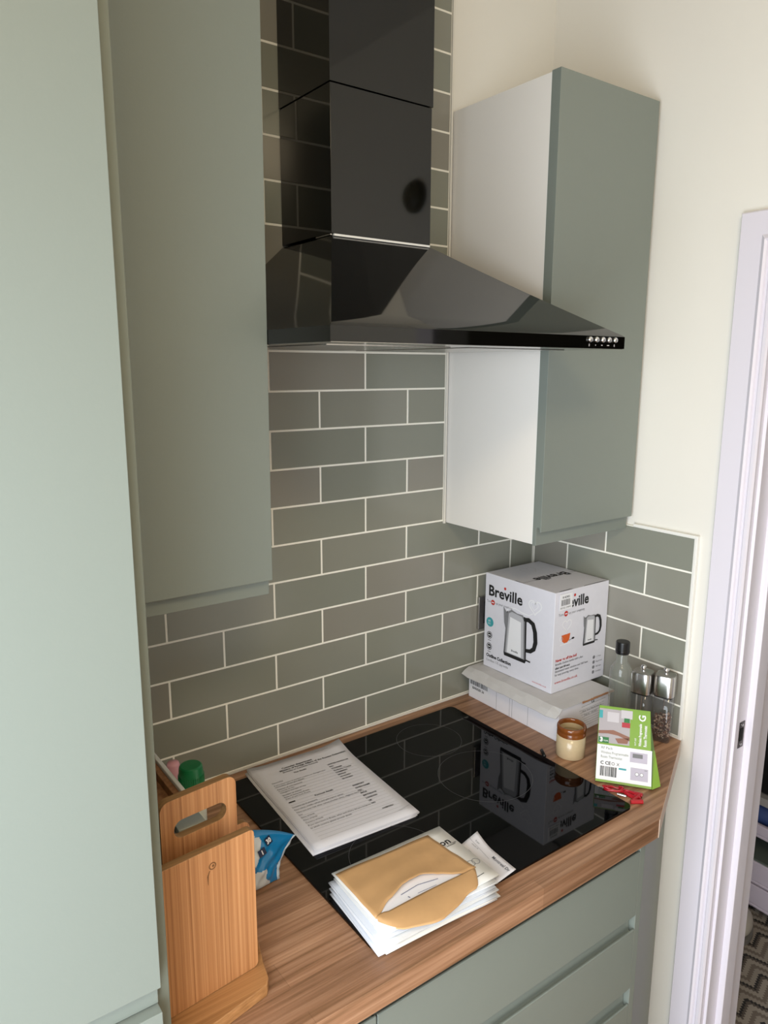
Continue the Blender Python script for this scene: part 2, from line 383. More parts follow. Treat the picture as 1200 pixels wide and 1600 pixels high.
# ------------------------------------------------------------------ fitted kitchen
def jdoor(x0, x1, yf, zt, zb, lipz, side=None):
    """door with a J-shaped finger groove along its lower edge: front face yf, lip at lipz, back leaf down to zb"""
    P = [(yf+.022, zt), (yf, zt), (yf, lipz+.001), (yf+.001, lipz), (yf+.0035, lipz)]
    for k in range(7):
        t = math.pi*k/6; P.append((yf+.0080-.0045*math.cos(t), lipz+.004+.0045*math.sin(t)*1.3))
    P += [(yf+.0128, zb+.001), (yf+.022, zb)]
    return extrude_poly(P, 'x', x0, x1)
def jdrawer(x0, x1, yf, zt, lipz, zb):
    """drawer front with the groove along its top edge: back leaf to zt, front lip at lipz, bottom zb"""
    P = [(yf+.022, zb), (yf, zb), (yf, lipz-.001), (yf+.001, lipz), (yf+.0035, lipz)]
    for k in range(7):
        t = math.pi*k/6; P.append((yf+.0080-.0045*math.cos(t), lipz-.004-.0045*math.sin(t)*1.3))
    P += [(yf+.0135, zt), (yf+.022, zt)]
    return extrude_poly(P, 'x', x0, x1)

# wall cabinet right of the hood
ZB = .4535; ZT = 1.3452
rc = root('wall_cabinet', (.15, 0, ZB), 'sage green wall cabinet with white side panel, right of the black cooker hood', 'cabinet')
b = bmesh.new(); box(b, .003, .302, -.273, -.001, ZB, ZT-.002); obj('carcass', b, MELA, rc, bevel=.0008, label='white melamine side and underside')
obj('door', jdoor(.002, .3028, -.2955, ZT, ZB-.002, ZB+.028), [SAGE], rc, bevel=.0008)
# wall cabinet left of the hood
lc = root('wall_cabinet', (-.75, 0, .462), 'sage green wall cabinet in shade, left of the black cooker hood', 'cabinet')
obj('carcass', bx(-.893, -.6125, -.273, -.001, .464, ZT), MELA, lc, bevel=.0008)
b = jdoor(-.893, -.6090, -.3010, ZT, .462, .488)
for v in b.verts: v.co.y -= (v.co.z-.462)*.011
obj('door', b, SAGE, lc, bevel=.0008)
obj('end_panel', bx(-.6125, -.6105, -.273, -.001, .4635, ZT), SAGE, lc)

# tall housing at the left
tc_ = root('tall_cabinet', (-1.2, -.3, ZF), 'pale sage green tall cabinet filling the left side', 'cabinet')
obj('carcass', bx(-1.512, -.9115, -.578, -.005, ZF+.1, 1.45), MELA, tc_)
obj('door', jdoor(-1.510, -.9095, -.6005, 1.45, .128, .157), SAGE, tc_, bevel=.0008, label='upper door, brightly lit by the window')
obj('drawer_front', bx(-1.510, -.9095, -.6005, -.578, -.75, .127), SAGE, tc_, bevel=.0008)
obj('end_panel', bx(-.9110, -.8935, -.578, -.004, ZF, 1.45), SAGE_SHADE, tc_, bevel=.0012)
obj('plinth', bx(-1.51, -.912, -.53, -.51, ZF, -.76), SAGE, tc_)

# worktop with its cut-off right corner
wp = [(-.893, -.003), (XR-.0015, -.003), (XR-.0015, -.458), (.010, -.6035), (-.893, -.6035)]
wt = obj('worktop', extrude_poly(wp, 'z', -.038, 0.0), WT, label='oak effect laminate worktop with an angled right corner', cat='worktop', origin=(-.3, -.3, -.038), bevel=.0012)
# pale edging on the angled cut
d = Vector((XR-.0015-.010, -.458+.6035, 0)).normalized(); n = Vector((d.y, -d.x, 0))
p0 = Vector((.010, -.6035, 0)); p1 = Vector((XR-.0015, -.458, 0))
q = [p0, p1-d*.001, p1-d*.001+n*.0008, p0+n*.0008]
obj('edging', hexa([(v.x, v.y, -.0375) for v in q]+[(v.x, v.y, -.0003) for v in q]), mat('pale_edging', (206, 184, 164), .5), wt)

# base cabinet with drawers
bc = root('base_cabinet', (-.3, -.3, ZF), 'sage green drawer cabinet under the hob', 'cabinet')
obj('carcass', bx(-.608, -.002, -.555, -.01, ZF+.12, -.042), MELA, bc)
for lab, (zt, lip, zb) in (('top drawer', (-.050, -.076, -.212)), ('second drawer', (-.214, -.242, -.374)), ('third drawer', (-.376, -.410, -.76))):
    obj('drawer_front', jdrawer(-.6065, -.0035, -.5780, zt, lip, zb), SAGE, bc, bevel=.0008)
obj('end_panel', bx(-.0015, .0145, -.577, -.01, ZF, -.040), SAGE, bc, bevel=.001)
dp0, dp1 = Vector((.0150, -.5760, 0)), Vector((XR-.001, -.436, 0)); dd = (dp1-dp0).normalized(); nn = Vector((-dd.y, dd.x, 0))
q = [dp0, dp1, dp1+nn*.016, dp0+nn*.016]
obj('angled_panel', hexa([(v.x, v.y, ZF) for v in q]+[(v.x, v.y, -.0395) for v in q]), SAGE_SHADE, bc)
obj('plinth', bx(-.608, -.002, -.52, -.505, ZF, -.77), SAGE, bc)
b2 = root('base_cabinet', (-.75, -.3, ZF), 'sage green base cabinet door at the bottom left, beside the drawers', 'cabinet')
obj('carcass', bx(-.892, -.611, -.555, -.01, ZF+.12, -.042), MELA, b2)
obj('door', jdrawer(-.892, -.6095, -.5780, -.050, -.076, -.76), SAGE, b2, bevel=.0008)

# ------------------------------------------------------------------ cooker hood
G0, G1, GD, GB, GL = -.6087, -.0092, -.4756, .8435, .8665
hood = root('cooker_hood', (-.309, 0, GB), 'black glass chimney cooker hood with a row of chrome buttons', 'cooker hood')
b = bmesh.new()
ring = [[(G0, GD), (G1, GD), (G1, -.001), (G0, -.001)]]
C0, C1, CD, CZ = -.4148, -.1984, -.1733, 1.030
vb = [b.verts.new((x, y, GB)) for x, y in ring[0]]; vl = [b.verts.new((x, y, GL-.003)) for x, y in ring[0]]
e = .004
vl2 = [b.verts.new((x, y, GL)) for x, y in ((G0+e, GD+e), (G1-e, GD+e), (G1-e, -.001), (G0+e, -.001))]
N = 10; rows = [vb, vl, vl2]
for k in range(1, N+1):
    t = k/N; s = t; sag = .0022*math.sin(math.pi*t)
    zz = GL+(CZ-GL)*t - sag
    rows.append([b.verts.new(((G0+e)*(1-s)+C0*s, (GD+e)*(1-s)+CD*s, zz)), b.verts.new(((G1-e)*(1-s)+C1*s, (GD+e)*(1-s)+CD*s, zz)),
                 b.verts.new(((G1-e)*(1-s)+C1*s, -.001, zz)), b.verts.new(((G0+e)*(1-s)+C0*s, -.001, zz))])
sides = {0: [], 1: [], 2: [], 3: []}
for ra, rb in zip(rows, rows[1:]):
    for i in range(4): sides[i].append(b.faces.new((ra[i], ra[(i+1) % 4], rb[(i+1) % 4], rb[i])))
b.faces.new(rows[-1])
for f in b.faces: f.smooth = True
canopy = obj('canopy', b, BLACKG, hood)
es = canopy.modifiers.new('es', 'EDGE_SPLIT'); es.split_angle = math.radians(20)
for p in canopy.data.polygons: p.use_smooth = True
ub = bmesh.new(); box(ub, G0+.002, G1-.002, GD+.002, -.003, GB-.0006, GB+.001)
obj('underside', ub, mat('hood_steel_underside', (190, 186, 180), .16, metal=1), hood, label='brushed steel underside')
fb = bmesh.new(); box(fb, G0+.05, G0+.28, GD+.09, -.06, GB-.0016, GB-.0006); box(fb, G1-.28, G1-.05, GD+.09, -.06, GB-.0016, GB-.0006)
obj('grease_filter', fb, STEEL, hood)
obj('chimney_lower', bx(C0, C1, CD, -.001, CZ+.004, 1.268), BLACKG, hood, bevel=.0006)
obj('chimney_upper', bx(C0-.0012, C1+.0022, CD-.0012, -.001, 1.2695, 1.66), BLACKG, hood, bevel=.0006)
cs = bmesh.new(); box(cs, C0+.004, C1-.003, CD-.0030, CD+.002, CZ-.0005, CZ+.0030)  # thin pale strip that paints the highlight in the gap under the chimney
obj('gap_highlight', cs, mat('highlight_pale', (240, 240, 238), .35, metal=.3), hood, label='pale strip painting the gap highlight at the foot of the chimney')
cs = bmesh.new(); box(cs, C0-.0006, C0+.002, CD+.002, CD+.05, CZ+.001, CZ+.0030); obj('side_strip', cs, STEEL, hood)
zc = (GB+GL)/2
for i in range(5):
    x = -.1035+.0165*i
    R = Matrix.Rotation(math.pi/2, 3, 'X')
    bt = obj('button', lathe([(.0046, -.001), (.0046, .003), (.0036, .0045), (.0, .0048)], (x, GD, zc+.0025), 20, tilt=R), CHROME, hood, smooth=True)
    tb = bmesh.new(); F = Face((x, GD, zc-.0065), (1, 0, 0), (0, 0, 1), hood)
    if i == 0: F.rect(tb, -.0010, -.002, -.0004, .002); F.rect(tb, .0004, -.002, .0010, .002)
    elif i == 4: F.rect(tb, -.0010, -.002, -.0004, .002); F.rect(tb, .0004, -.002, .0010, .002)
    else:
        for k in range(i): F.disc(tb, (k-(i-1)/2)*.0021, 0, .0008, n=8)
    F.add('button_symbol', tb, PAPER)
    if i == 4: bm_ = None

# ------------------------------------------------------------------ hob
H0, H1, HF, HB = -.5955, .0015, -.5535, -.0385
hob = root('ceramic_hob', (-.297, -.296, 0), 'black glass ceramic hob set in the worktop', 'hob')
obj('glass_top', extrude_poly(roundrect(H0, H1, HF, HB, .014), 'z', .0003, .0048), HOBG, hood and hob, bevel=.0006)
ZR = mat('zone_marking', (70, 70, 72), .5)
for cx, cy, r in ((-.150, -.312, .095), (-.150, -.135, .072), (-.445, -.160, .105), (-.445, -.405, .08)):
    b = bmesh.new(); F = Face((cx, cy, .0048), (1, 0, 0), (0, 1, 0), hob); F.lift = .0001
    F.ring(b, 0, 0, r, .0008, n=64)
    F.add('cooking_zone', b, ZR)

# ------------------------------------------------------------------ white flat carton and kettle box
wb = root('flat_carton', (.17, -.16, 0), 'flat white cardboard carton with a barcode label, under the kettle box', 'box')
BL, BF, BR = (.080, -.013), (.078, -.303), (.262, -.300)
BBk = (.262, -.012); HW = .0745
obj('carton_body', hexa([(*BL, 0), (*BF, 0), (*BR, 0), (*BBk, 0), (*BL, HW-.002), (*BF, HW-.002), (*BR, HW-.002), (*BBk, HW-.002)]), CARDW, wb, bevel=.0015)
# lid: flat top whose left flap droops outwards
b = bmesh.new(); cols = []
def lidz(u): return [(.262, HW+.0005), (.18, HW+.001), (.0835, HW+.001), (.0700, HW-.0055), (.0570, HW-.0135)]
ny = 12
for i in range(ny+1):
    y = -.008 - (.300)*i/ny
    c = []
    for j, (x, z) in enumerate(lidz(0)):
        zz = z+.0010*math.sin(i*1.9+j*2.1)*(1 if j > 1 else 0); xx = x
        if i == ny and j >= 3: xx += .006
        if i == 0 and j == 4: xx = .060
        c.append(b.verts.new((xx, y, zz)))
    cols.append(c)
for i in range(ny):
    for j in range(4): b.faces.new((cols[i][j], cols[i][j+1], cols[i+1][j+1], cols[i+1][j]))
lid = obj('lid', b, mat('worn_white_card', (204, 202, 202), .6, var=.05, vscale=30, bump=.25, bscale=60), wb, smooth=False, label='crumpled white lid flap')
so = lid.modifiers.new('s', 'SOLIDIFY'); so.thickness = .0018; so.offset = 1
b = bmesh.new()                                # torn brown edge of the lid along the front
for k in range(26):
    x0 = .150+.0043*k; h = .0012+.0011*random.random(); w_ = .0012+.002*random.random()
    box(b, x0, x0+.0045, -.3095-w_*.3, -.3075, HW-.0005, HW+.0012+h)
obj('torn_edge', b, mat('brown_cardboard', (168, 122, 88), .8), wb, label='torn brown edge of the lid')
F = Face((BL[0]-.0002, BL[1], 0), (BF[0]-BL[0], BF[1]-BL[1], 0), (0, 0, 1), wb)
b = bmesh.new(); F.rect(b, .004, .012, .078, .060); F.add('address_label', b, KETW)
b = bmesh.new(); u = .006
while u < .068:
    w_ = random.choice((.0008, .0014, .0022)); F.rect(b, u, .036, u+w_, .052, 2); u += w_+random.choice((.001, .0016))
F.text(b, 'BARKER 26', .014, .0255, .0085, k=2, bold=.0002); F.add('barcode', b, INK)
b = bmesh.new()
for u in (.098, .142, .150, .200): F.rect(b, u, .002, u+.0007, .070)
F.add('tape_lines', b, INKG)
F = Face((BF[0], BF[1]-.0002, 0), (BR[0]-BF[0], BR[1]-BF[1], 0), (0, 0, 1), wb)
b = bmesh.new(); F.rect(b, .078, .060, .165, .0606)
for k in range(8): F.rect(b, .070+.004*k, .052-.0058*k, .16, .0524-.0058*k)
F.text(b, 'CE', .112, .0615, .010, bold=.0002); F.text(b, 'Model  Serial  Made for home use', .082, .047, .005); F.text(b, 'Keep dry    220-240 V', .09, .036, .005)
F.add('carton_print', b, INK)

kb = root('kettle_box', (.21, -.14, HW+.003), 'silver grey kettle box with a kettle picture, standing on the white carton', 'box')
KL, KF, KR = Vector((.1165, -.0245)), Vector((.1215, -.2410)), Vector((.3065, -.2440))
KK = KL+(KR-KF); KK = Vector((.3015, -.0275)); KZ0, KZ1 = HW+.0035, .3185
obj('carton', hexa([(*KL, KZ0), (*KF, KZ0), (*KR, KZ0), (*KK, KZ0), (*KL, KZ1), (*KF, KZ1), (*KR, KZ1), (*KK, KZ1)]), CARDS, kb, bevel=.0012)
b = bmesh.new(); Ft = Face((*KF, KZ1), (KR.x-KF.x, KR.y-KF.y, 0), (KL.x-KF.x, KL.y-KF.y, 0), kb)
HBX = KZ1-KZ0; WL = (KL-KF).length; WR = (KR-KF).length
FL = Face((*KL, KZ0), (KF.x-KL.x, KF.y-KL.y, 0), (0, 0, 1), kb)
FR = Face((*KF, KZ0), (KR.x-KF.x, KR.y-KF.y, 0), (0, 0, 1), kb)
for F_ in (FL, FR, Ft): F_.lift = .0004
b = bmesh.new(); FL.text(b, 'Breville', .011, .1865, .0370, bold=.0010, sx=.99); FR.text(b, 'Breville', .016, .1985, .0350, bold=.0010, sx=.93)
Ft.text(b, 'Breville', .158, .112, .037, rot=math.pi, bold=.0010)
obj('brand_lettering', b, INK, kb, keep=True)
def kettle_print(F, cx, cy, s):
    """picture of the cordless kettle: cx,cy = middle of the base; s = height of the kettle body"""
    bl = bmesh.new(); gy = bmesh.new(); lt = bmesh.new()
    F.poly(bl, [(cx-.285*s, cy), (cx+.26*s, cy), (cx+.285*s, cy+.05*s), (cx+.265*s, cy+.90*s), (cx+.22*s, cy+.93*s), (cx-.25*s, cy+.93*s), (cx-.30*s, cy+.05*s)], 1)
    F.poly(gy, [(cx-.275*s, cy+.07*s), (cx+.255*s, cy+.07*s), (cx+.225*s, cy+.88*s), (cx+.17*s, cy+.955*s), (cx+.02*s, cy+.95*s), (cx-.12*s, cy+.99*s), (cx-.22*s, cy+.93*s), (cx-.25*s, cy+.86*s)], 2)
    F.poly(gy, [(cx-.24*s, cy+.90*s), (cx-.34*s, cy+1.0*s), (cx-.31*s, cy+.68*s), (cx-.265*s, cy+.56*s)], 2)
    md = bmesh.new(); F.poly(md, [(cx-.245*s, cy+.08*s), (cx+.225*s, cy+.08*s), (cx+.195*s, cy+.86*s), (cx+.15*s, cy+.92*s), (cx-.11*s, cy+.95*s), (cx-.19*s, cy+.90*s)], 3)
    F.poly(lt, [(cx-.205*s, cy+.09*s), (cx+.165*s, cy+.09*s), (cx+.135*s, cy+.80*s), (cx-.15*s, cy+.84*s)], 4)
    F.add('kettle_picture', md, mat('print_silver', (186, 186, 192), .4), 'silver shading of the printed kettle')
    hp = [(cx+.20*s, cy+.88*s), (cx+.32*s, cy+.90*s), (cx+.43*s, cy+.85*s), (cx+.49*s, cy+.70*s), (cx+.51*s, cy+.50*s), (cx+.475*s, cy+.36*s), (cx+.39*s, cy+.29*s), (cx+.27*s, cy+.27*s)]
    F.stroke(bl, hp, [.07*s, .09*s, .10*s, .10*s, .10*s, .09*s, .08*s, .07*s], 3)
    F.stroke(bl, [(cx+.27*s, cy+.08*s), (cx+.40*s, cy+.07*s)], .03*s, 3)
    tb_ = bmesh.new(); F.text(tb_, 'Breville', cx-.09*s, cy+.145*s, .058*s, k=5, bold=.0001)
    F.add('kettle_picture', bl, INK, 'black parts of the printed kettle'); F.add('kettle_picture', gy, mat('print_steel_grey', (128, 128, 132), .4), 'grey flanks of the printed kettle'); F.add('kettle_picture', lt, KETW, 'bright front of the printed kettle'); F.add('kettle_picture', tb_, INK, 'small wordmark on the printed kettle')
kettle_print(FL, .104, .048, .1215); kettle_print(FR, .124, .094, .0745)
STEAM = mat('steam_print', (238, 238, 242), .4)
def heart(F, b, cx, cy, s, w):
    P = []
    for i in range(25):
        t = 2*math.pi*i/24; P.append((cx+s*.062*16*math.sin(t)**3, cy+s*.062*(13*math.cos(t)-5*math.cos(2*t)-2*math.cos(3*t)-math.cos(4*t))))
    F.stroke(b, P, w)
b = bmesh.new(); heart(FL, b, .160, .193, .019, .0030); heart(FL, b, .158, .195, .011, .0018)
FL.stroke(b, [(.070, .160), (.082, .171), (.100, .174), (.122, .169), (.142, .168), (.154, .176)], .0026)
heart(FR, b, .043, .158, .0150, .0022); FR.stroke(b, [(.045, .145), (.040, .140), (.045, .135)], .0016)
obj('steam_heart', b, STEAM, kb, keep=True)
b = bmesh.new(); heart(Ft, b, .10, .170, .022, .002); obj('steam_heart', b, mat('steam_print_2', (214, 214, 218), .4), kb, keep=True)
b = bmesh.new(); FR.poly(b, [(.026, .1355), (.056, .1365), (.053, .121), (.046, .1155), (.036, .1155), (.029, .121)], 1); obj('cup_picture', b, ORANGE, kb, keep=True)
b = bmesh.new(); FR.ring(b, .0255, .1275, .006, .0016); FR.stroke(b, [(.022, .1125), (.062, .1135)], .002); obj('saucer_picture', b, KETW, kb, keep=True)
b = bmesh.new(); FR.disc(b, .066, .122, .005, n=10, ry=.0025); FR.stroke(b, [(.052, .119), (.066, .122)], .0012); obj('leaf_picture', b, INK, kb, keep=True)
b = bmesh.new()
for F_, u0, v0 in ((FL, .0270, .1700), (FR, .0380, .1860)):
    F_.disc(b, u0, v0, .0066)
FR.text(b, 'Never go off the boil', .010, .0745, .0092, bold=.0003, sx=.92); FR.text(b, 'www.breville.co.uk', .010, .0215, .0088, sx=1.15, bold=.0001); FL.text(b, 'www.breville.co.uk', .160, .0105, .0055)
FL.disc(b, .0655, .2140, .0036, n=12); FR.disc(b, .0650, .2255, .0036, n=12)
obj('red_print', b, RED, kb, keep=True)
b = bmesh.new(); FL.rect(b, .0230, .1688, .0310, .1712, 2); FR.rect(b, .0340, .1848, .0420, .1872, 2); obj('tagline_bar', b, KETW, kb, keep=True)
b = bmesh.new()
FL.text(b, 'Turn', .007, .168, .0085, sx=.8); FL.text(b, 'up your creativity', .036, .168, .0085, sx=.9); FR.text(b, 'Turn', .013, .183, .0085); FR.text(b, 'up your creativity', .047, .183, .0085, sx=.9)
FL.text(b, 'Cordless 1.7L jug kettle', .010, .0165, .0085, sx=.9)
for k, ln in enumerate(('Breville Outline kettle with a fast', '', 'illuminated water window and 360 base', 'for easy pouring, every time.')): FR.text(b, ln, .010, .0660-.0085*k, .0072, sx=.98, bold=.0001)
for k, ln in enumerate(('1.7 litre', 'Rapid boil', '360 base', 'Cordless')): FR.text(b, ln, .153, .0545-.0125*k, .0056)
obj('small_print', b, mat('grey_small_print', (96, 96, 102), .6), kb, keep=True)
b = bmesh.new(); FL.text(b, 'Outline Collection', .010, .0275, .0118, bold=.0005, sx=.92); FR.text(b, 'after just 60 secs', .010, .0570, .0072, bold=.0002, k=2)
for v in (.0845, .0550): FL.ring(b, .019, v, .0090, .0015); FL.disc(b, .019, v, .0060, n=16); FL.rect(b, .0140, v-.0140, .0240, v-.0128)
for k in range(4): FR.ring(b, .1450, .0565-.0125*k, .0042, .0011, n=14); FR.disc(b, .1450, .0565-.0125*k, .0020, n=8)
obj('bold_print', b, INK, kb, keep=True)
b = bmesh.new(); FL.disc(b, .019, .1180, .0120); obj('teal_badge', b, TEAL, kb, keep=True)
b = bmesh.new(); FL.text(b, '60', .0135, .1185, .0082, k=2); FL.text(b, 'SEC', .0125, .1120, .0060, k=2); FL.rect(b, .0152, .0833, .0228, .0857, 2); FL.rect(b, .0152, .0538, .0228, .0562, 2); obj('badge_text', b, KETW, kb, keep=True)
st_ = obj('price_sticker', bx(KF.x+.0125, KF.x+.056, KF.y-.0024, KF.y-.0016, KZ1-.044, KZ1-.006), KETW, kb, label='white barcode sticker over the brand name')
Fs = Face((KF.x+.0125, KF.y-.0024, KZ1-.044), (1, 0, 0), (0, 0, 1), kb); b = bmesh.new(); u = .006
while u < .035: w_ = random.choice((.0005, .0009)); Fs.rect(b, u, .011, u+w_, .025); u += w_+random.choice((.0006, .0009))
Fs.text(b, '8142902', .009, .0280, .0070, bold=.0001); Fs.text(b, 'REF NO. 2748993', .003, .004, .0048); Fs.add('sticker_print', b, INK)
b = bmesh.new(); Ft.rect(b, .002, .0975, WR-.002, .0985); Ft.poly(b, [(.010, .0008), (.06, .0008), (.052, .0045), (.02, .0035)]); Ft.poly(b, [(.095, .0008), (WR-.002, .0008), (WR-.02, .0035), (.10, .003)]); Ft.poly(b, [(.0008, .085), (.0008, .125), (.0032, .12), (.0022, .1)])
Ft.rect(b, WR-.004, .012, WR-.0032, .12)
obj('lid_gap', b, mat('dark_gap', (40, 38, 38), .8), kb, keep=True, label='dark slits where the top flaps meet the sides')

# ------------------------------------------------------------------ socket on the back wall, behind the kettle box
sk = root('wall_socket', (.155, 0, .168), 'brushed steel wall socket plate on the back tiles, half hidden behind the kettle box', 'socket')
obj('plate', bx(.112, .199, -.0085, -.0006, .166, .251), STEEL, sk, bevel=.0015)
obj('insert', bx(.1285, .190, -.0095, -.0084, .180, .237), mat('socket_black', (20, 20, 22), .3), sk)

# ------------------------------------------------------------------ stoneware jar
jar = root('stoneware_jar', (.0605, -.3535, 0), 'small cream stoneware jar with a brown glazed rim', 'jar')
c = (.0605, -.3535, 0)
b = lathe([(.0, .0), (.0282, 0), (.0302, .002), (.0305, .02), (.0303, .049)], c, 48); obj('body', b, mat('cream_stoneware', (206, 184, 148), .22, spec=.6, var=.10, vscale=60), jar, smooth=True)
b = lathe([(.0303, .0485), (.0305, .056), (.0293, .0580), (.0308, .0605), (.0308, .0660), (.0290, .0695), (.0268, .0695), (.0256, .0665), (.0256, .060)], c, 48)
bmesh.ops.delete(b, geom=[f for f in b.faces if len(f.verts) > 4], context='FACES')
obj('rim', b, mat('brown_glaze', (126, 70, 30), .12, spec=.7, var=.28, vscale=40), jar, smooth=True, label='shiny brown glazed rim')
b = lathe([(.0256, .0605), (.0264, .04), (.0260, .006), (.0, .005)], c, 48)
bmesh.ops.delete(b, geom=[f for f in b.faces if len(f.verts) > 4], context='FACES'); obj('inside', b, mat('cream_inside', (196, 176, 140), .3), jar, smooth=True)

# ------------------------------------------------------------------ bottle and two mills
def square_vessel(prof, c, sq, rz): return lathe(prof, c, 40, sq=sq, rz=rz)
cb = (.2085, -.362, 0)
bo = root('glass_bottle', cb, 'clear glass bottle with a black screw cap, almost empty', 'bottle')
b = lathe([(.0, .001), (.021, .0), (.0238, .003), (.0240, .150), (.0228, .162), (.017, .172), (.0125, .178), (.0118, .200), (.0118, .206), (.0, .2062)], cb, 40)
obj('glass', b, FROST, bo, smooth=True)
b = lathe([(.0145, .197), (.0150, .200), (.0150, .222), (.0142, .2245), (.0, .2245)], cb, 40); obj('cap', b, BLACKP, bo, smooth=False, bevel=.0006)
b = lathe([(.0146, .2015), (.0154, .2018), (.0154, .2045), (.0146, .205)], cb, 40); obj('cap_ring', b, mat('black_ring', (10, 10, 11), .2), bo, smooth=True)
b = bmesh.new()
for i in range(44):
    a = random.uniform(-2.6, -.6); z = random.uniform(.03, .158); r = .0241
    bmesh.ops.create_icosphere(b, subdivisions=1, radius=random.uniform(.0003, .0009), matrix=Matrix.Translation((cb[0]+r*math.cos(a), cb[1]+r*math.sin(a), z)))
obj('specks', b, mat('dark_specks', (70, 66, 58), .6), bo, kind='stuff', label='dark herb specks stuck to the glass')
def mill(c, rz, label, fill):
    m = root('pepper_mill', c, label, 'pepper mill', 'pair of steel topped mills')
    o_ = [(.0, .0), (.0190, 0), (.0200, .002), (.0200, .103), (.0178, .104)]
    obj('clear_body', square_vessel(o_, c, 5, rz), GLASS, m, smooth=True)
    obj('collar', square_vessel([(.0178, .1035), (.0200, .1038), (.0200, .1065), (.0178, .107)], c, 5, rz), BLACKP, m, smooth=False)
    obj('steel_cap', square_vessel([(.0, .1066), (.0215, .1068), (.0215, .148), (.0200, .1525), (.0150, .1555), (.0, .157)], c, 4.5, rz), STEEL, m, bevel=0, smooth=True).modifiers.new('es', 'EDGE_SPLIT').split_angle = math.radians(35)
    obj('knob', lathe([(.003, .1555), (.0032, .158), (.0055, .1605), (.0062, .1635), (.0050, .167), (.0, .1685)], c, 20), CHROME, m, smooth=True)
    obj('spindle', lathe([(.0012, .006), (.0012, .105)], c, 10), STEEL, m)
    if fill:
        b = bmesh.new()
        for i in range(420):
            x, y = random.uniform(-.0148, .0148), random.uniform(-.0148, .0148); z = random.uniform(.009, .062 - .25*abs(x))
            p = Vector((x*math.cos(rz)-y*math.sin(rz), x*math.sin(rz)+y*math.cos(rz), z))
            bmesh.ops.create_icosphere(b, subdivisions=1, radius=random.uniform(.0018, .0026), matrix=Matrix.Translation(Vector(c)+p))
        for i, f in enumerate(b.faces): f.material_index = (f.index//20) % 3
        for k, f in enumerate(b.faces): f.material_index = (k//20) % 3
        obj('peppercorns', b, [mat('peppercorn_dark', (84, 54, 40), .5), mat('peppercorn_brown', (120, 80, 60), .5), mat('peppercorn_pale', (196, 170, 150), .5)], m, kind='stuff', label='mixed peppercorns filling the lower half')
    return m
mill((.2530, -.3880, 0), .25, 'empty steel topped mill, between the glass bottle and the peppercorn mill', False)
mill((.2795, -.4270, 0), .35, 'steel topped mill half full of peppercorns, nearest the door frame', True)

# ------------------------------------------------------------------ thermostat box leaning on the bottle
tb_ = root('thermostat_box', (.08, -.47, 0), 'green and white thermostat carton leaning back beside the jar', 'box')
A = Vector((.0150, -.4545, .003)); Bv = Vector((.0790, -.5395, .003)); U = (Bv-A).normalized(); n = Vector((.8, .6, 0)); th = math.radians(38)
V = n*math.sin(th)+Vector((0, 0, 1))*math.cos(th); Nf = U.cross(V); WD = (Bv-A).length; LH = .152; TH = .030
back = -Nf
Pb = [A, Bv, Bv+back*TH*.9+U*.016, A+back*TH*.9]; Pt = [A+V*LH, Bv+V*LH-U*.006, Bv+V*LH+back*TH-U*.006, A+V*LH+back*TH]
# keep the lower back edge on the worktop
Pb[2].z = .001; Pb[3].z = .001
GREEN = mat('green_card', (118, 160, 58), .35, spec=.5); LGREEN = mat('light_green_card', (150, 190, 80), .4)
obj('carton', hexa(Pb+Pt), GREEN, tb_, bevel=.0008)
F = Face(A, U, V, tb_); F.lift = .0004
b = bmesh.new(); F.rect(b, .0005, .005, WD-.001, .073); obj('white_panel', b, KETW, tb_, keep=True)
b = bmesh.new(); F.rect(b, .001, .077, .062, .146); obj('photo_panel', b, mat('photo_grey', (170, 164, 170), .4), tb_, keep=True, label='grey room photograph printed on the carton')
b = bmesh.new(); F.poly(b, [(.001, .100), (.03, .104), (.062, .094), (.062, .086), (.04, .094), (.02, .096), (.001, .094)], 2); F.poly(b, [(.034, .088), (.061, .092), (.058, .080), (.04, .079)], 2); obj('arm_picture', b, mat('brown_print', (142, 98, 84), .5), tb_, keep=True)
b = bmesh.new(); F.rect(b, .046, .112, .062, .122, 2); obj('red_patch', b, mat('red_patch', (176, 52, 66), .5), tb_, keep=True)
b = bmesh.new(); F.rect(b, .050, .122, .061, .131, 2); F.rect(b, .002, .0765, .022, .088, 3); obj('green_patch', b, mat('dark_green_print', (38, 116, 66), .5), tb_, keep=True)
b = bmesh.new(); F.rect(b, .001, .126, .008, .142, 2); F.rect(b, .0435, .028, .058, .0315, 2); obj('teal_patch', b, TEAL, tb_, keep=True)
b = bmesh.new(); F.rect(b, .017, .120, .040, .140, 2); F.rect(b, .044, .130, .066, .147, 2); obj('device_picture', b, mat('photo_light', (196, 192, 198), .4), tb_, keep=True)
b = bmesh.new(); F.text(b, 'G', .0915, .1280, .0190, k=3, bold=.0004, rot=math.pi/2)
F.text(b, 'Wireless Programmable', .0845, .079, .0076, rot=math.pi/2, k=2, bold=.0002, sx=.60); F.text(b, 'Room Thermostat', .0945, .079, .0082, rot=math.pi/2, k=2, bold=.0002, sx=.68); F.text(b, 'WT-RF', .075, .079, .005, rot=math.pi/2, k=2)
F.text(b, '3', .0045, .0785, .012, k=4, bold=.0006); F.text(b, 'YEAR', .011, .0795, .0042, k=4)
obj('white_lettering', b, KETW, tb_, keep=True)
b = bmesh.new(); F.text(b, 'RF Pack', .008, .0645, .0070, k=2); F.text(b, 'Wireless Programmable', .008, .0555, .0076, k=2, sx=.72); F.text(b, 'Room Thermostat', .008, .0470, .0076, k=2, sx=.72); obj('grey_lettering', b, mat('grey_green_print', (120, 130, 118), .5), tb_, keep=True)
b = bmesh.new(); u = .008
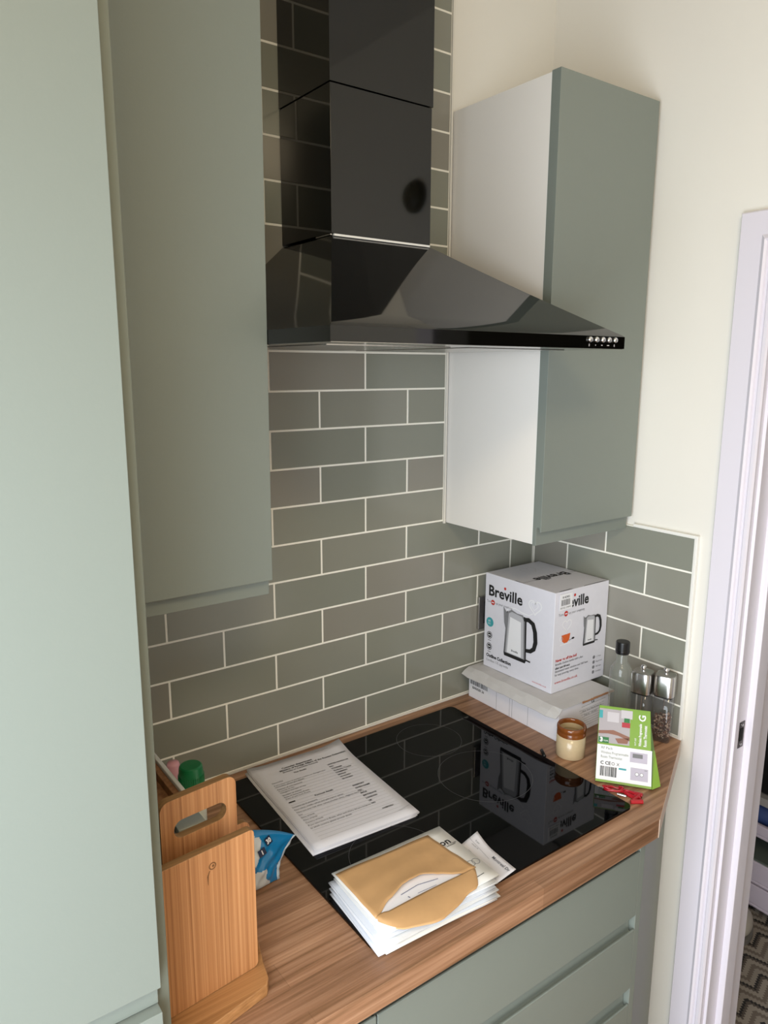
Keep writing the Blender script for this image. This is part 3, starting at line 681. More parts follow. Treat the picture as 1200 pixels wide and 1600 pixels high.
while u < .039: w_ = random.choice((.0007, .0013, .002)); F.rect(b, u, .012, u+w_, .031, 2); u += w_+random.choice((.0007, .0012))
F.text(b, 'C', .008, .0345, .009, k=2, bold=.0002); F.text(b, 'CE', .017, .0345, .009, k=2, bold=.0002); F.ring(b, .0325, .0375, .0030, .0008, 2); F.text(b, 'X', .039, .0345, .008, k=2)
obj('barcode', b, INK, tb_, keep=True)
LIL = mat('lilac_print', (188, 182, 198), .5)
b = bmesh.new(); F.rect(b, .064, .046, .097, .066, 2); F.rect(b, .066, .012, .099, .036, 2); obj('device_picture', b, LIL, tb_, keep=True, label='two lilac grey device pictures')
b = bmesh.new(); F.rect(b, .069, .055, .088, .063, 3); F.disc(b, .078, .024, .0036, 3); F.disc(b, .087, .024, .0036, 3); F.rect(b, .092, .0325, .097, .0335, 3); obj('device_detail', b, INKG, tb_, keep=True)
b = bmesh.new(); F.disc(b, .078, .024, .0028, 4); F.disc(b, .087, .024, .0028, 4); obj('dial_picture', b, KETW, tb_, keep=True)
# pale inner flap seen at the right-hand side
b = bmesh.new(); s0, s1, s2 = Bv+Nf*.0002+U*.0006, Bv+back*TH*.82+U*.0170, Bv+V*.075+U*.0008
s1.z = .0015; vv = [b.verts.new(p) for p in (s0, s1, Bv+V*.075+back*.008+U*.0045, s2)]; b.faces.new(vv); fl = obj('side_flap', b, LGREEN, tb_, label='pale green side flap'); fl.modifiers.new('s', 'SOLIDIFY').thickness = .0006

# ------------------------------------------------------------------ red wire bundle
rw = root('red_wire_bundle', (.035, -.515, 0), 'small tangle of glossy red wire with metal ends, in front of the green carton', 'cable')
b = bmesh.new(); P = []
RC = Vector((.0185, -.497, 0)); ux = Vector((.6, -.8, 0)); uy = Vector((.8, .6, 0))
for i in range(64):
    t = i/63; a = t*2*math.pi*3.2
    P.append(RC+ux*(.017*math.cos(a)+.004*math.sin(a*2.3))+uy*(.0065*math.sin(a))+Vector((0, 0, .003+.004*t+.002*math.sin(a*1.7))))
tube(P, .0019, 8, b)
P2 = [RC+ux*(.034+.014*math.cos(i/30*6.28*1.7+1))+uy*(-.012+.009*math.sin(i/30*6.28*1.7))+Vector((0, 0, .0035+.003*math.sin(i*.4)+.0016)) for i in range(31)]
tube(P2, .0018, 8, b); obj('wire', b, mat('red_plastic', (176, 24, 38), .25, spec=.6), rw, smooth=True)
RDK = MATS['red_plastic']
def rod(a, bb, r, m, name): return obj(name, tube([a, Vector(a)*.5+Vector(bb)*.5, bb], r, 10), m, rw, smooth=False)
rod(RC+ux*.019+Vector((0, 0, .0045)), RC+ux*.052-uy*.006+Vector((0, 0, .0045)), .0042, RDK, 'plug')
rod(RC+ux*.050-uy*.004+Vector((0, 0, .005)), RC+ux*.034-uy*.030+Vector((0, 0, .004)), .0038, RDK, 'plug')
rod(RC+ux*.020-uy*.006+Vector((0, 0, .004)), RC+ux*.040-uy*.016+Vector((0, 0, .004)), .0030, RDK, 'plug')
rod(RC+ux*.030-uy*.034+Vector((0, 0, .004)), RC+ux*.052-uy*.027+Vector((0, 0, .004)), .0042, RDK, 'plug')
rod(RC-ux*.018+Vector((0, 0, .003)), RC-ux*.029+uy*.002+Vector((0, 0, .003)), .0016, CHROME, 'metal_tip')
rod(RC+ux*.006-uy*.013+Vector((0, 0, .003)), RC+ux*.022-uy*.016+Vector((0, 0, .003)), .0018, CHROME, 'metal_tip')

# small black cap standing at the hob edge
bp_ = root('black_pen_cap', (.0075, -.326, 0), 'tiny black pen cap lying at the back right edge of the hob', 'pen cap')
obj('cap_tube', tube([(.0170, -.312, .0045), (.0120, -.320, .0045), (.0035, -.3325, .0040)], .0036, 12), BLACKP, bp_, smooth=True)
obj('clip', tube([(.0165, -.314, .0092), (.0100, -.3235, .0090), (.0045, -.3315, .0080)], .0010, 8), BLACKP, bp_, smooth=True)

# ------------------------------------------------------------------ papers
def sheet(A, B_, D, z, curl=None, nx=10, ny=14, thick=.0004):
    """sheet from far-left corner A, far-right B_, near-left D (xy); curl(s,t)->dz"""
    A, B_, D = Vector(A), Vector(B_), Vector(D); b = bmesh.new(); g = []
    for j in range(ny+1):
        r = []
        for i in range(nx+1):
            s, t = i/nx, j/ny; p = A+(B_-A)*s+(D-A)*t
            r.append(b.verts.new((p.x, p.y, z+(curl(s, t) if curl else 0))))
        g.append(r)
    for j in range(ny):
        for i in range(nx): b.faces.new((g[j][i], g[j+1][i], g[j+1][i+1], g[j][i+1]))
    return b
def add_sheet(name, b, m, parent=None, thick=.0005, **k):
    o = obj(name, b, m, parent, smooth=True, **k); so = o.modifiers.new('s', 'SOLIDIFY'); so.thickness = thick; so.offset = 1; return o
# printed form: a stapled wad of about sixteen A4 sheets
pa, pb_, pd = Vector((-.5370, -.0300)), Vector((-.3265, -.0425)), Vector((-.5535, -.3270))
doc = root('printed_form', (-.44, -.19, .005), 'thick wad of white printed form pages on the left of the hob', 'document')
def curl1(s, t): return .0095*max(0, (s-.72)/.28)**2*max(0, (.20-t)/.20)**1.3 + .004*max(0, (.1-t)/.1)*max(0, (.15-s)/.15) + .0010*math.sin(3*s+2*t)
NS = 15
for k in range(NS):
    jx, jy, ja = random.uniform(-.0016, .0016), random.uniform(-.0016, .0016), random.uniform(-.008, .008)
    if k < 5: jx -= .0035*(5-k)/5*2; ja -= .012*(5-k)/5
    if k == NS-1: jx = jy = ja = 0
    ce = (pa+pb_+pd+pd+(pb_-pa))/4
    R = Matrix.Rotation(ja, 2); J = Vector((jx, jy)); tr = lambda p: ce+R@(p-ce)+J
    zf = .0052+.00056*k
    amp = .35+.65*k/(NS-1)
    add_sheet('page', sheet(tr(pa), tr(pb_), tr(pd), zf, lambda s, t, a=amp: a*curl1(s, t)+.0004*math.sin(k+4*t)*0), PAPER if k % 2 else PAPER2, doc, thick=.00045)
ztop = .0052+.00056*(NS-1)+.0006
class PFace(Face):
    """print that follows the curl of the top page"""
    def at(s, u, v, k=1):
        S_, T_ = u/.2109, 1-(v/.2975); p = pa+(pb_-pa)*S_+(pd-pa)*T_
        return Vector((p.x, p.y, ztop+curl1(S_, T_)+.00018*k))
F = PFace((0, 0, 0), (1, 0, 0), (0, 1, 0), doc)
b = bmesh.new(); g = bmesh.new()
F.text(b, 'Consular department', .060, .262, .0078, bold=.00018); F.text(b, 'Ministry of Foreign Affairs of the Russian Federation', .052, .2545, .0070, bold=.00018, sx=1.02); F.text(b, '(Embassy or Consulate General)', .055, .2475, .0060, bold=.00008)
F.text(g, 'VISA APPLICATION FORM PREVIEW', .004, .286, .0042); F.text(g, 'visa.kdmid.ru/pet/form', .140, .286, .0042)
F.text(b, 'Visa details', .074, .236, .0062, bold=.00012); F.text(b, 'Nationality', .020, .222, .0052); F.text(b, 'If you were born in another country or changed your', .020, .2125, .0052); F.text(b, 'nationality, please give details', .020, .2065, .0052)
rowsL = ['Purpose of visit (section)', 'Purpose of visit', 'Category and type of visa', 'Number of entries', 'Date of entry into Russia', 'Date of exit from Russia']
rowsR = ['UNITED KINGDOM', 'NO', 'TOURISM', 'Ordinary, Tourist', 'COMMON', 'SINGLE', '10.10.2021', '20.10.2021']
for k, t_ in enumerate(rowsL): F.text(b, t_, .020, .197-.0068*k-(.003 if k > 2 else 0), .0052)
for k, t_ in enumerate(rowsR): F.text(b, t_, .145, .2265-.0087*k, .0056, bold=.00014)
F.text(b, 'Personal details', .072, .142, .0062, bold=.00012); F.rect(b, .020, .1465, .033, .1500)
rows3 = ['Surname (as in passport)', 'First name, middle names and patronymic names', 'Have you ever had other names (maiden name, religious name etc.)', 'Sex', 'Date of birth', 'Place of birth', 'Country of birth', 'If you were born in Russia, when and where did you emigrate', 'to which country, please provide details']
for k, t_ in enumerate(rows3): F.text(b, t_, .018, .129-.0092*k, .0052)
for k, t_ in enumerate(['PASSPORT', 'GIVEN NAME', 'NO', 'MALE', 'BIRTHDATE', 'LONDON', 'UK', 'NO']): F.text(b, t_, .150, .1335-.0098*k, .0056, bold=.00014)
F.text(b, '19/08/2021', .158, .0405, .0056, bold=.00012); F.text(g, 'https://visa.kdmid', .182, .020, .004, rot=.2)
for k in range(20): F.rect(g, .018, .2105-.0098*k-.004, .195, .2105-.0098*k-.0036)
F.add('printed_text', b, INK); F.add('fine_print', g, mat('faint_print', (165, 165, 168), .7))

# pile of opened letters with the brown envelope on top
LET = [mat('letter_paper_%d' % i, c, .8, spec=.2, var=.02, vscale=40) for i, c in enumerate([(220, 221, 226), (226, 222, 216), (206, 210, 218), (230, 230, 232), (214, 214, 214)])]
GL_ = 'opened letters in the pile under the brown envelope'
def rot2(p, c, a): v = Vector(p)-Vector(c); return Vector((c[0]+v.x*math.cos(a)-v.y*math.sin(a), c[1]+v.x*math.sin(a)+v.y*math.cos(a)))
def rect_sheet(cx, cy, w, h, a, z, curl=None, nx=8, ny=8):
    c = (cx, cy); A_, B2, D_ = rot2((cx-w/2, cy+h/2), c, a), rot2((cx+w/2, cy+h/2), c, a), rot2((cx-w/2, cy-h/2), c, a)
    return sheet(A_, B2, D_, z, curl, nx, ny)
z = .0050; pile = []
cxp, cyp = -.4810, -.4980
specs = [(.215, .150, -.075, -.004, -.004), (.212, .148, -.05, .002, -.008), (.218, .150, -.10, -.003, -.002), (.210, .146, -.06, .004, .004), (.214, .152, -.03, .000, -.004),
         (.216, .148, -.09, -.003, .002), (.210, .145, -.05, .005, .003), (.213, .150, -.065, -.004, -.002), (.212, .150, -.10, .006, .004), (.208, .146, -.055, .001, .000)]
for i, (w, h, a, dx, dy) in enumerate(specs):
    z = .0050+.0028*i; h -= .005
    o = add_sheet('letter', rect_sheet(cxp+dx, cyp+dy, w, h, a, z, lambda s, t, i=i: .0005*math.sin(3*s+i*.3)+.0005*math.sin(4*t+i*.3)), LET[i % 5], thick=.0015,
                  label=('white letter at the very bottom of the pile under the brown envelope', 'cream letter, second from the bottom of the pile', 'bluish white letter, third from the bottom of the pile', 'bright white letter, fourth from the bottom of the pile', 'grey white letter, fifth from the bottom of the pile', 'white letter, sixth from the bottom of the pile', 'cream letter, fourth from the top of the folded pile', 'bluish white letter, third from the top of the folded pile', 'bright white letter, second from the top of the folded pile', 'grey white folded letter just under the cream logo letter')[i], cat='letter', group=GL_)
zt_ = .0050+.0028*len(specs)
# letters that stand out
o = root('cream_letter', (-.40, -.47, zt_), 'cream letter with a bold logo sticking out right of the brown envelope', 'letter')
lw, lh, la = .215, .150, -.03
add_sheet('sheet', rect_sheet(-.4735, -.4925, lw, lh, la, zt_), CREAMP, o, thick=.0016)
cU = Vector((math.cos(la), math.sin(la), 0)); cV = Vector((-math.sin(la), math.cos(la), 0)); O_ = Vector((-.4735, -.4925, zt_+.0017))-cU*lw/2-cV*lh/2
F = Face(O_, cU, cV, o); b = bmesh.new(); F.text(b, 'amazon', .143, .104, .020, bold=.0005); F.stroke(b, [(.150, .0125), (.198, .0165)], .0012); F.rect(b, .19, .098, .208, .0992); F.text(b, 'PO BOX 8080', .188, .100, .004); F.add('printed_logo', b, INK)
b = bmesh.new(); F.ring(b, .196, .045, .007, .001); F.ring(b, .206, .045, .007, .001); F.add('stamp_rings', b, INKG)
o = root('window_letter', (-.33, -.51, .014), 'long letter lying out to the right of the pile, with blue grey address lines', 'letter')
A_, B2, D_ = Vector((-.3600, -.4640)), Vector((-.3090, -.4580)), Vector((-.3660, -.5620))
LZ = .0118
add_sheet('sheet', sheet(A_, B2, D_, LZ, lambda s, t: .012*max(0, (.42-t)/.42)**1.6*(.4+.6*s), 8, 16), PAPER2, o, thick=.0006)
class LFace(Face):
    def at(s, u, v, k=1):
        S_, T_ = u/.052, 1-v/.112; p = A_+(B2-A_)*S_+(D_-A_)*T_
        return Vector((p.x, p.y, LZ+.0007+.012*max(0, (.42-T_)/.42)**1.6*(.4+.6*S_)+.00018*k))
F = LFace((0, 0, 0), (1, 0, 0), (0, 1, 0), o); b = bmesh.new()
F.text(b, 'Montreal Dr', .0360, .052, .0092, rot=-math.pi/2, bold=.0001); F.text(b, 'from', .036, .100, .005, rot=-1.4); F.text(b, 'return to', .026, .100, .0045, rot=-1.4)
for k in range(5): F.rect(b, .004+.0024*k, .008, .0045+.0024*k, .094)
F.rect(b, .030, .052, .0304, .112); F.add('printed_text', b, mat('slate_print', (84, 88, 100), .6))

# brown envelope, torn open: upper leaf, torn mouth with white papers inside, lower leaf
en = root('brown_envelope', (-.48, -.48, zt_), 'torn open brown kraft envelope on top of the letter pile', 'envelope')
eA, eB, eC, eD = Vector((-.5765, -.4215)), Vector((-.3975, -.4305)), Vector((-.3880, -.5410)), Vector((-.5795, -.5370))
ez = zt_+.0022
def eP(s, t): return eA*(1-s)*(1-t)+eB*s*(1-t)+eC*s*t+eD*(1-s)*t
def ebump(s, t): return .0030*math.sin(math.pi*min(1, max(0, s)))*math.sin(math.pi*min(1, max(0, t*.8)))+.0007*math.sin(9*s+5*t)+.0005*math.sin(17*t+3*s)
b = sheet(eA, eB, eD, ez, None, 20, 14)
for v in b.verts: pass
b.free()
def patch(pt, nx, ny):
    b = bmesh.new(); g = [[b.verts.new(pt(i/nx, j/ny)) for i in range(nx+1)] for j in range(ny+1)]
    for j in range(ny):
        for i in range(nx): b.faces.new((g[j][i], g[j+1][i], g[j+1][i+1], g[j][i+1]))
    return b
def interp(K, x):
    for (x0, y0), (x1, y1) in zip(K, K[1:]):
        if x <= x1: return y0+(y1-y0)*(x-x0)/(x1-x0)
    return K[-1][1]
UP = [(0, .985), (.05, .960), (.095, .905), (.16, .855), (.238, .811), (.33, .758), (.423, .723), (.50, .722), (.568, .734), (.64, .780), (.708, .838), (.78, .915), (.857, .975), (1, .985)]
LOW = [(0, 1.03), (.06, 1.226), (.127, 1.322), (.228, 1.395), (.336, 1.453), (.417, 1.476), (.50, 1.445), (.575, 1.402), (.68, 1.35), (.775, 1.306), (.863, 1.290), (.93, 1.172), (1.0, 1.03)]
def upper_edge(s): return interp(UP, s)+.006*math.sin(31*s)+.004*math.sin(67*s)
def pt_up(s, t):
    te = upper_edge(s); tt = te*t; p = eP(s, tt); lift = .0045*(t**4)*math.sin(math.pi*min(1, s*1.1))
    return (p.x, p.y, ez+.0012+ebump(s, tt)+lift)
o_ = obj('front_leaf', patch(pt_up, 28, 14), KRAFT, en, smooth=True); so = o_.modifiers.new('s', 'SOLIDIFY'); so.thickness = .0005
def pt_back(s, t): p = eP(s*.985+.006, t*.97+.01); return (p.x, p.y, ez)
o_ = obj('back_leaf', patch(pt_back, 10, 8), KRAFT_I, en, smooth=True); o_.modifiers.new('s', 'SOLIDIFY').thickness = .0004
def pt_in(s, t):
    s2 = .05+.84*s; t0 = .62; t1 = .995; tt = t0+(t1-t0)*t; p = eP(s2, tt); return (p.x, p.y, ez+.0007+.0006*math.sin(math.pi*s))
o_ = obj('enclosed_paper', patch(pt_in, 14, 8), PAPER, en, smooth=True, label='white papers showing through the tear'); o_.modifiers.new('s', 'SOLIDIFY').thickness = .0003
class EFace(Face):
    def at(s, u, v, k=1): p = eP(u, v); return Vector((p.x, p.y, ez+.0018+.00018*k))
F = EFace((0, 0, 0), (1, 0, 0), (0, 1, 0), en); b = bmesh.new(); F.stroke(b, [(.30, .83), (.48, .80), (.66, .86)], .010); F.stroke(b, [(.42, .93), (.60, .945)], .006); F.stroke(b, [(.335, .905), (.34, .94)], .008); F.add('paper_print', b, mat('blue_grey_print', (98, 104, 140), .6))
def pt_low(s, t):       # the torn-off flap, folded towards the viewer over the edge of the pile
    t0 = interp([(0, .985), (.06, .95), (.10, .99), (1, .99)], s); t1 = interp(LOW, s)+.008*math.sin(23*s); s2 = s*.975
    tt = t0+(t1-t0)*t; p = eP(s2, tt)
    return (p.x, p.y, ez+.0030+.0022*math.sin(math.pi*t)*math.sin(math.pi*s)+.0008*math.sin(11*s+4*t)*t+.0022*(1-t)*math.sin(math.pi*s)-.0035*t*t)
o_ = obj('torn_flap', patch(pt_low, 26, 12), KRAFT, en, smooth=True, label='torn lower flap of the envelope'); so = o_.modifiers.new('s', 'SOLIDIFY'); so.thickness = .0006

# ------------------------------------------------------------------ left end: boards, stand, wipes, bottles
def board(name, label, BLc, BRc, hgt, lean, thick, hole=None, slot=None, rtop=.012, group=None):
    """board standing on its lower edge from BLc to BRc, leaning back (towards the wall) by `lean` radians"""
    r_ = root(name, ((BLc[0]+BRc[0])/2, (BLc[1]+BRc[1])/2, BLc[2]), label, 'chopping board', group)
    U = (Vector(BRc)-Vector(BLc)); Wd = U.length; U.normalize(); nb = Vector((-U.y, U.x, 0)).normalized()   # nb points to the wall
    V = Vector((0, 0, 1))*math.cos(lean)+nb*math.sin(lean); T = nb*math.cos(lean)-Vector((0, 0, 1))*math.sin(lean)
    O = Vector(BLc)
    pts = roundrect(0, Wd, 0, hgt, rtop, 6)
    b = bmesh.new()
    def lay(pp, d): return [b.verts.new(O+U*u+V*v+T*d) for u, v in pp]
    if slot:
        hx0, hx1, hy0, hy1 = slot; hp = roundrect(hx0, hx1, hy0, hy1, (hy1-hy0)/2*.98, 8)
        rings = []
        for d in (0, thick):
            o1 = lay(pts, d); h1 = lay(hp, d); rings.append((o1, h1))
            es = [b.edges.new((o1[i], o1[(i+1) % len(o1)])) for i in range(len(o1))]+[b.edges.new((h1[i], h1[(i+1) % len(h1)])) for i in range(len(h1))]
            bmesh.ops.triangle_fill(b, edges=es, use_beauty=True)
        for k in (0, 1):
            a_, c_ = rings[0][k], rings[1][k]; nn_ = len(a_)
            for i in range(nn_): f = b.faces.new((a_[i], a_[(i+1) % nn_], c_[(i+1) % nn_], c_[i])); f.material_index = 1
    else:
        a_, c_ = lay(pts, 0), lay(pts, thick); b.faces.new(a_); b.faces.new(c_)
        for i in range(len(a_)): f = b.faces.new((a_[i], a_[(i+1) % len(a_)], c_[(i+1) % len(a_)], c_[i])); f.material_index = 1
    obj('board', b, [BAMBOO, BAMBOO_E], r_, bevel=.001)
    if hole:
        b = bmesh.new(); F = Face(O, U, V, r_)
        if F.N.dot(T) > 0: F.N = -F.N
        F.ring(b, hole[0], hole[1], .0052, .0016, 1, n=14); F.disc(b, hole[0]+.0008, hole[1], .0018, 1, n=8)
        F.stroke(b, [(hole[0]-.004, hole[1]-.005), (hole[0]-.007, hole[1]-.012), (hole[0]-.007, hole[1]-.024)], [.0012, .0022, .0006])
        b_ = F.add('knot', b, mat('knot_brown', (112, 74, 40), .6)); b_['label'] = 'small dark knot near the top edge'
    return r_
board('chopping_board', 'plain bamboo chopping board with a small knot, frontmost in the stand', (-.8800, -.5080, .0185), (-.7455, -.4950, .0185), .2055, .0, .012, hole=(.074, .181), rtop=.007)
board('chopping_board', 'bamboo chopping board with a slotted hand hole, behind the plain board', (-.8560, -.4620, .0185), (-.7485, -.4500, .0185), .2620, .0, .012, slot=(.0180, .0925, .2060, .2305), rtop=.013)
board('chopping_board', 'third bamboo board, only a rounded corner showing beside the front board', (-.8300, -.3980, .0185), (-.7010, -.3860, .0185), .1420, .0, .010, rtop=.012)
# stand base
sp_ = [(-.892, -.5560), (-.7520, -.5300), (-.7440, -.5210), (-.7360, -.4880), (-.7000, -.368), (-.892, -.368)]
sd = root('board_stand', (-.82, -.46, 0), 'oak slab foot of the chopping board stand', 'stand')
obj('base', extrude_poly(sp_, 'z', .0002, .018), BAMBOO_B, sd, bevel=.0015)
# wooden crate at the back left and the white board leaning in it
cr = root('wooden_crate', (-.82, -.30, 0), 'brown wooden crate behind the chopping boards, beside the tall cabinet', 'box')
bq = Vector((-.838, -.340, 0)); 
obj('side_panel', bx(-.7760, -.7660, -.345, -.060, .001, .176), DARKWOOD, cr, bevel=.001)
obj('end_panel', bx(-.892, -.7762, -.345, -.335, .001, .170), DARKWOOD, cr, bevel=.001)
obj('end_panel', bx(-.892, -.7762, -.070, -.060, .001, .170), DARKWOOD, cr, bevel=.001)
obj('base', bx(-.892, -.7762, -.334, -.071, .001, .010), DARKWOOD, cr)
obj('lid', bx(-.891, -.7764, -.334, -.071, .155, .163), DARKWOOD, cr)
wbrd = root('white_chopping_board', (-.76, -.2, 0), 'thin white plastic board standing on edge against the brown wooden box', 'chopping board')
obj('board', bx(-.7655, -.7585, -.340, -.075, .0005, .181), mat('white_plastic', (216, 216, 212), .4), wbrd, bevel=.0015)
# green capped shaker
cg = (-.7350, -.2500, 0)
gs = root('herb_shaker', cg, 'white shaker with a dark green cap behind the slotted board', 'bottle')
obj('body', lathe([(.0, 0), (.020, 0), (.0215, .003), (.0215, .160), (.019, .165)], cg, 32), mat('off_white_plastic', (206, 204, 186), .35), gs, smooth=True)
b = lathe([(.0195, .160), (.0205, .162), (.0185, .191), (.0175, .1945), (.0155, .196), (.0, .1965)], cg, 48)
obj('cap', b, mat('green_plastic', (18, 104, 58), .3), gs, smooth=True).modifiers.new('es', 'EDGE_SPLIT')
b = bmesh.new()
for k in range(40): a = 2*math.pi*k/40; box(b, cg[0]+.0198*math.cos(a)-.0005, cg[0]+.0198*math.cos(a)+.0005, cg[1]+.0198*math.sin(a)-.0005, cg[1]+.0198*math.sin(a)+.0005, .163, .180)
obj('cap_ribs', b, MATS['green_plastic'], gs)
cp = (-.7380, -.1780, 0)
pk = root('pink_bottle', cp, 'pink topped bottle just showing left of the green cap', 'bottle')
obj('body', lathe([(.0, 0), (.0135, 0), (.0145, .004), (.0145, .12), (.0105, .13), (.0105, .163), (.0090, .168), (.0, .169)], cp, 28), mat('pink_plastic', (206, 150, 158), .35), pk, smooth=True)
ck = (-.7950, -.3950, .001)
# pale carton seen through the hand hole
pc = root('pale_carton', (-.81, -.41, .0185), 'small pale carton seen through the hand hole of the board', 'box')
obj('carton', bx(-.822, -.784, -.4300, -.4050, .0190, .215), mat('pale_carton_card', (188, 192, 182), .5), pc, bevel=.001)
obj('spine', bx(-.840, -.824, -.4300, -.4080, .0190, .210), mat('grey_carton_card', (160, 160, 168), .5), pc, bevel=.001)

# blue packet of wipes
wk = root('wipes_packet', (-.655, -.33, 0), 'crumpled blue plastic packet of wipes beside the front board', 'packet')
b = bmesh.new(); nx, ny = 80, 48; grid = {}
def wps(s_, t_, side):
    xr = -.592*t_-.634*(1-t_)-.012*math.sin(math.pi*t_); x = -.735*(1-s_)+xr*s_
    top_ = .100-.046*s_**2.2; z_ = .001+t_*top_
    d_ = .021*(max(0, math.sin(math.pi*t_))**.45)*(1-s_**4)*min(1, .35+s_*3)
    wv = (.0028*math.sin(11*s_+7*t_)*math.sin(9*t_+3*s_)+.0016*math.sin(29*s_-13*t_))*math.sin(math.pi*t_)
    return Vector((x, -.338+.018*t_-side*(d_+wv), z_))
for sd_ in (1, -1):
    for j in range(ny+1):
        for i in range(nx+1):
            edge = j in (0, ny) or i == nx
            if edge and sd_ == -1: grid[(sd_, i, j)] = grid[(1, i, j)]; continue
            grid[(sd_, i, j)] = b.verts.new(wps(i/nx, j/ny, 0 if edge else sd_))
for sd_ in (1, -1):
    for j in range(ny):
        for i in range(nx): b.faces.new((grid[(sd_, i, j)], grid[(sd_, i+1, j)], grid[(sd_, i+1, j+1)], grid[(sd_, i, j+1)]))
BLUE = mat('blue_film', (24, 122, 180), .2, spec=.6, bump=.35, bscale=45); WF = mat('white_film', (206, 212, 216), .25)
me_wp = obj('packet', b, [BLUE, WF], wk, smooth=True)
for p in me_wp.data.polygons:
    c_ = p.center+ORG[wk.name]
    if (c_.x < -.662+.004*math.sin(c_.z*180) and .052+.004*math.sin(c_.x*300) < c_.z < .088 and c_.y < -.33) or (c_.x < -.650-.25*c_.z+.003*math.sin(c_.z*250) and c_.z < .036 and c_.y < -.33): p.material_index = 1
b = bmesh.new(); P = [wps(1, k/16, 0) for k in range(17)]
vs0 = [b.verts.new(p-Vector((.004, 0, 0))) for p in P]; vs1 = [b.verts.new(p+Vector((.0045, .001*math.sin(k*1.9), .0012*math.sin(k*2.3)))) for k, p in enumerate(P)]
for k in range(16): b.faces.new((vs0[k], vs0[k+1], vs1[k+1], vs1[k]))
o_ = obj('crimped_seal', b, mat('silver_film', (200, 214, 224), .25), wk, smooth=True, label='silvery crimped end seal'); o_.modifiers.new('s', 'SOLIDIFY').thickness = .0012
NAVY = mat('navy_print', (16, 34, 70), .4)
for s0_, t0_, tx in ((.660, .885, '30'), (.600, .735, '1')):
    p = wps(s0_, t0_, 1); e1 = (wps(s0_+.04, t0_, 1)-wps(s0_-.04, t0_, 1)).normalized(); e2 = wps(s0_, t0_+.05, 1)-wps(s0_, t0_-.05, 1); e2 = (e2-e1*e2.dot(e1)).normalized()
    nf = e1.cross(e2); F = Face(p+nf*.0016, e1*.83+e2*.55, e2*.83-e1*.55, wk)
    b = bmesh.new(); F.rect(b, -.0065, -.0060, .0065, .0060, 1); F.add('count_badge', b, NAVY); b = bmesh.new(); F.text(b, tx, 0, -.0036, .0100, bold=.0004, k=3, align='CENTER'); F.add('badge_text', b, KETW)

# ------------------------------------------------------------------ things in the room beyond the doorway
# zigzag rug
RUG = bpy.data.materials.new('zigzag_rug'); RUG.use_nodes = True; nt = RUG.node_tree; bs = nt.nodes['Principled BSDF']; bs.inputs['Roughness'].default_value = .95
tc = nt.nodes.new('ShaderNodeTexCoord'); sx = nt.nodes.new('ShaderNodeSeparateXYZ'); mpp = nt.nodes.new('ShaderNodeMapping'); mpp.inputs['Rotation'].default_value[2] = math.radians(30)
nt.links.new(tc.outputs['Object'], mpp.inputs[0]); nt.links.new(mpp.outputs[0], sx.inputs[0])
def mth(op, a, bb=None, c=None):
    n = nt.nodes.new('ShaderNodeMath'); n.operation = op
    for i, v in enumerate((a, bb, c)):
        if v is None: continue
        if isinstance(v, (int, float)): n.inputs[i].default_value = v
        else: nt.links.new(v, n.inputs[i])
    return n.outputs[0]
pp = mth('PINGPONG', sx.outputs['X'], .045); jag = mth('PINGPONG', mth('SNAP', sx.outputs['X'], .006), .003)
yy = mth('ADD', sx.outputs['Y'], mth('SNAP', pp, .007)); fr_ = mth('FRACT', mth('DIVIDE', yy, .075))
crr = nt.nodes.new('ShaderNodeValToRGB'); crr.color_ramp.interpolation = 'CONSTANT'; el = crr.color_ramp.elements
el[0].position = 0; el[0].color = lin((44, 41, 40)); el[1].position = .13; el[1].color = lin((146, 136, 124))
for pz, cc in ((.38, (112, 100, 90)), (.60, (152, 142, 130)), (.86, (90, 80, 72))): k = el.new(pz); k.color = lin(cc)
nt.links.new(fr_, crr.inputs[0]); nt.links.new(crr.outputs[0], bs.inputs['Base Color'])
obj('rug', bx(.50, 2.0, -1.6, .35, ZF+.0005, ZF+.010), RUG, label='rug with grey and black zigzag stripes in the next room', cat='rug')
LW = mat('lilac_white_plastic', (196, 184, 196), .4)
tr_ = root('tray_trolley', (1.25, -.05, ZF), 'lilac white tray trolley seen through the doorway', 'trolley')
for zz in (-.810, -.730):
    b = bmesh.new(); box(b, 1.03, 1.60, -.42, .30, zz-.045, zz-.035); box(b, 1.03, 1.045, -.42, .30, zz-.035, zz+.030); box(b, 1.585, 1.60, -.42, .30, zz-.035, zz+.030); box(b, 1.045, 1.585, -.42, -.405, zz-.035, zz+.030); box(b, 1.045, 1.585, .285, .30, zz-.035, zz+.030)
    obj('tray', b, LW, tr_, bevel=.003)
for x_ in (1.05, 1.58):
    for y_ in (-.39, .27): obj('leg', bx(x_-.01, x_+.01, y_-.01, y_+.01, ZF+.011, -.44), mat('dark_metal', (60, 58, 60), .4, metal=.6), tr_)
obj('glass_shelf', bx(1.035, 1.595, -.415, .295, -.6995, -.693), mat('grey_green_glass', (92, 100, 92), .25), tr_)
b = bmesh.new(); box(b, 1.03, 1.60, -.42, .30, -.616, -.606); box(b, 1.03, 1.045, -.42, .30, -.606, -.574); obj('tray', b, LW, tr_, bevel=.003)
bb_ = root('blue_bag', (1.15, -.2, -.605), 'dark blue bundle lying on the trolley shelf', 'bag')
obj('bundle', lathe([(.0, .0), (.06, .0), (.085, .02), (.085, .05), (.06, .072), (.0, .078)], (1.14, -.29, -.605), 24), mat('navy_cloth', (38, 60, 112), .7, bump=.6, bscale=20), bb_, smooth=True)
kb_ = root('black_appliance', (1.3, -.1, -.524), 'black boxy appliance with grey lettering on the trolley top', 'appliance')
obj('case', bx(1.08, 1.50, -.38, .20, -.497, -.251), BLACKP, kb_, bevel=.01)
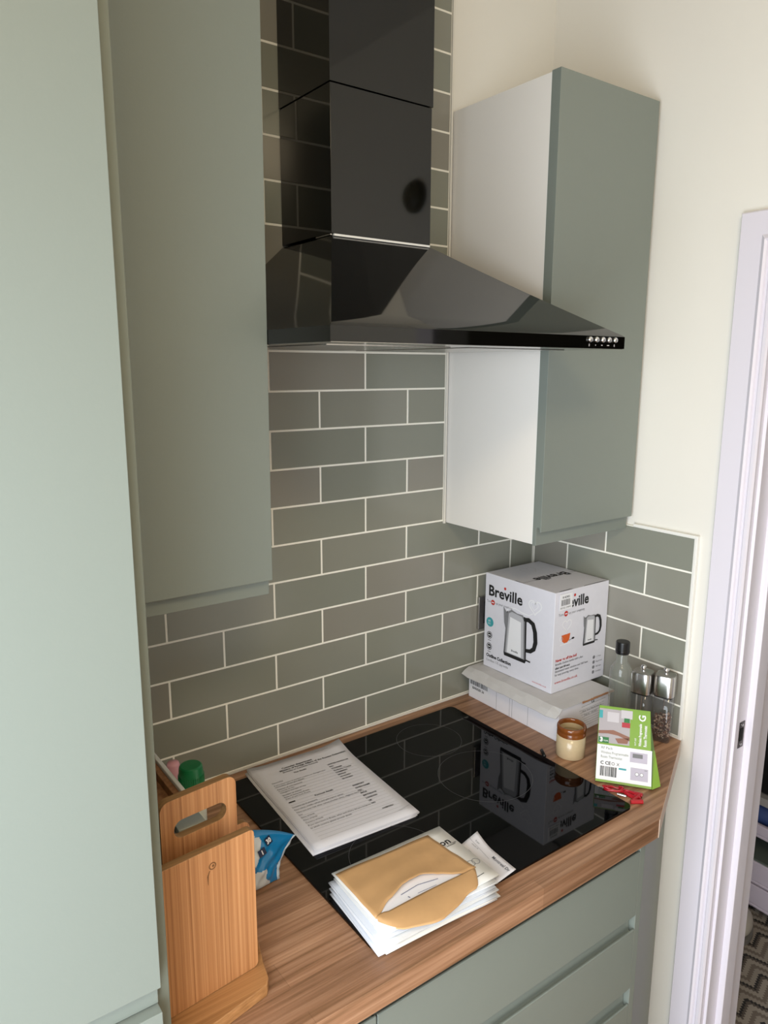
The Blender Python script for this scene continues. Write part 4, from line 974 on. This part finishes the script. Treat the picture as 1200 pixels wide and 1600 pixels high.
Fk = Face((1.08, .2, -.52), (0, -1, 0), (0, 0, 1), kb_); b = bmesh.new(); Fk.text(b, 'SERIES 4', .33, .12, .035, rot=math.pi/2); Fk.add('lettering', b, INKG)
obj('foot_plate', bx(1.06, 1.55, -.40, .28, -.524, -.498), mat('grey_foot', (150, 146, 142), .5), kb_)
obj('shelf_board', bx(1.06, 1.60, -.40, .28, -.250, -.212), mat('grey_shelf', (126, 122, 120), .5), kb_)
ob_ = root('orange_wooden_box', (1.3, -.1, -.211), 'orange brown wooden box standing on the dark appliance', 'box')
obj('case', bx(1.10, 1.50, -.39, .22, -.211, .0), wood('orange_wood', (150, 92, 34), (178, 112, 44), (196, 130, 58), 'z', .5), ob_, bevel=.004)
for k, (sx_, sy_) in enumerate(((.94, -.33), (.93, -.19))):
    s_ = root('slipper', (sx_, sy_, ZF+.010), ('pale slipper on the rug below the trolley, nearer the door frame', 'pale slipper on the rug, further under the trolley')[k], 'slipper', 'pale slippers below the trolley')
    b = bmesh.new()
    bmesh.ops.create_uvsphere(b, u_segments=20, v_segments=10, radius=1, matrix=Matrix.Translation((sx_, sy_, ZF+.010+.035)) @ Matrix.Rotation(.4, 4, 'Z') @ Matrix.Diagonal((.07, .040, .030, 1)))
    obj('upper', b, mat('pale_fabric', (186, 180, 170), .8), s_, smooth=True)
    obj('sole', extrude_poly([(sx_+.073*math.cos(t)*math.cos(.4)-.042*math.sin(t)*math.sin(.4), sy_+.073*math.cos(t)*math.sin(.4)+.042*math.sin(t)*math.cos(.4)) for t in [2*math.pi*i/24 for i in range(24)]], 'z', ZF+.0102, ZF+.022), mat('grey_sole', (120, 116, 112), .8), s_)
# dark round fitting on the wall above the doorway, which the hood chimney mirrors
wf_ = root('wall_sensor', (XW, -.86, 1.30), 'small dark olive round fitting on the wall above the doorway', 'sensor')
Ry = Matrix.Rotation(-math.pi/2, 3, 'Y')
obj('dome', lathe([(.046, .0), (.046, .012), (.036, .024), (.0, .028)], (XW, -.86, 1.30), 28, tilt=Ry), mat('dark_olive', (70, 64, 40), .5), wf_, smooth=True)
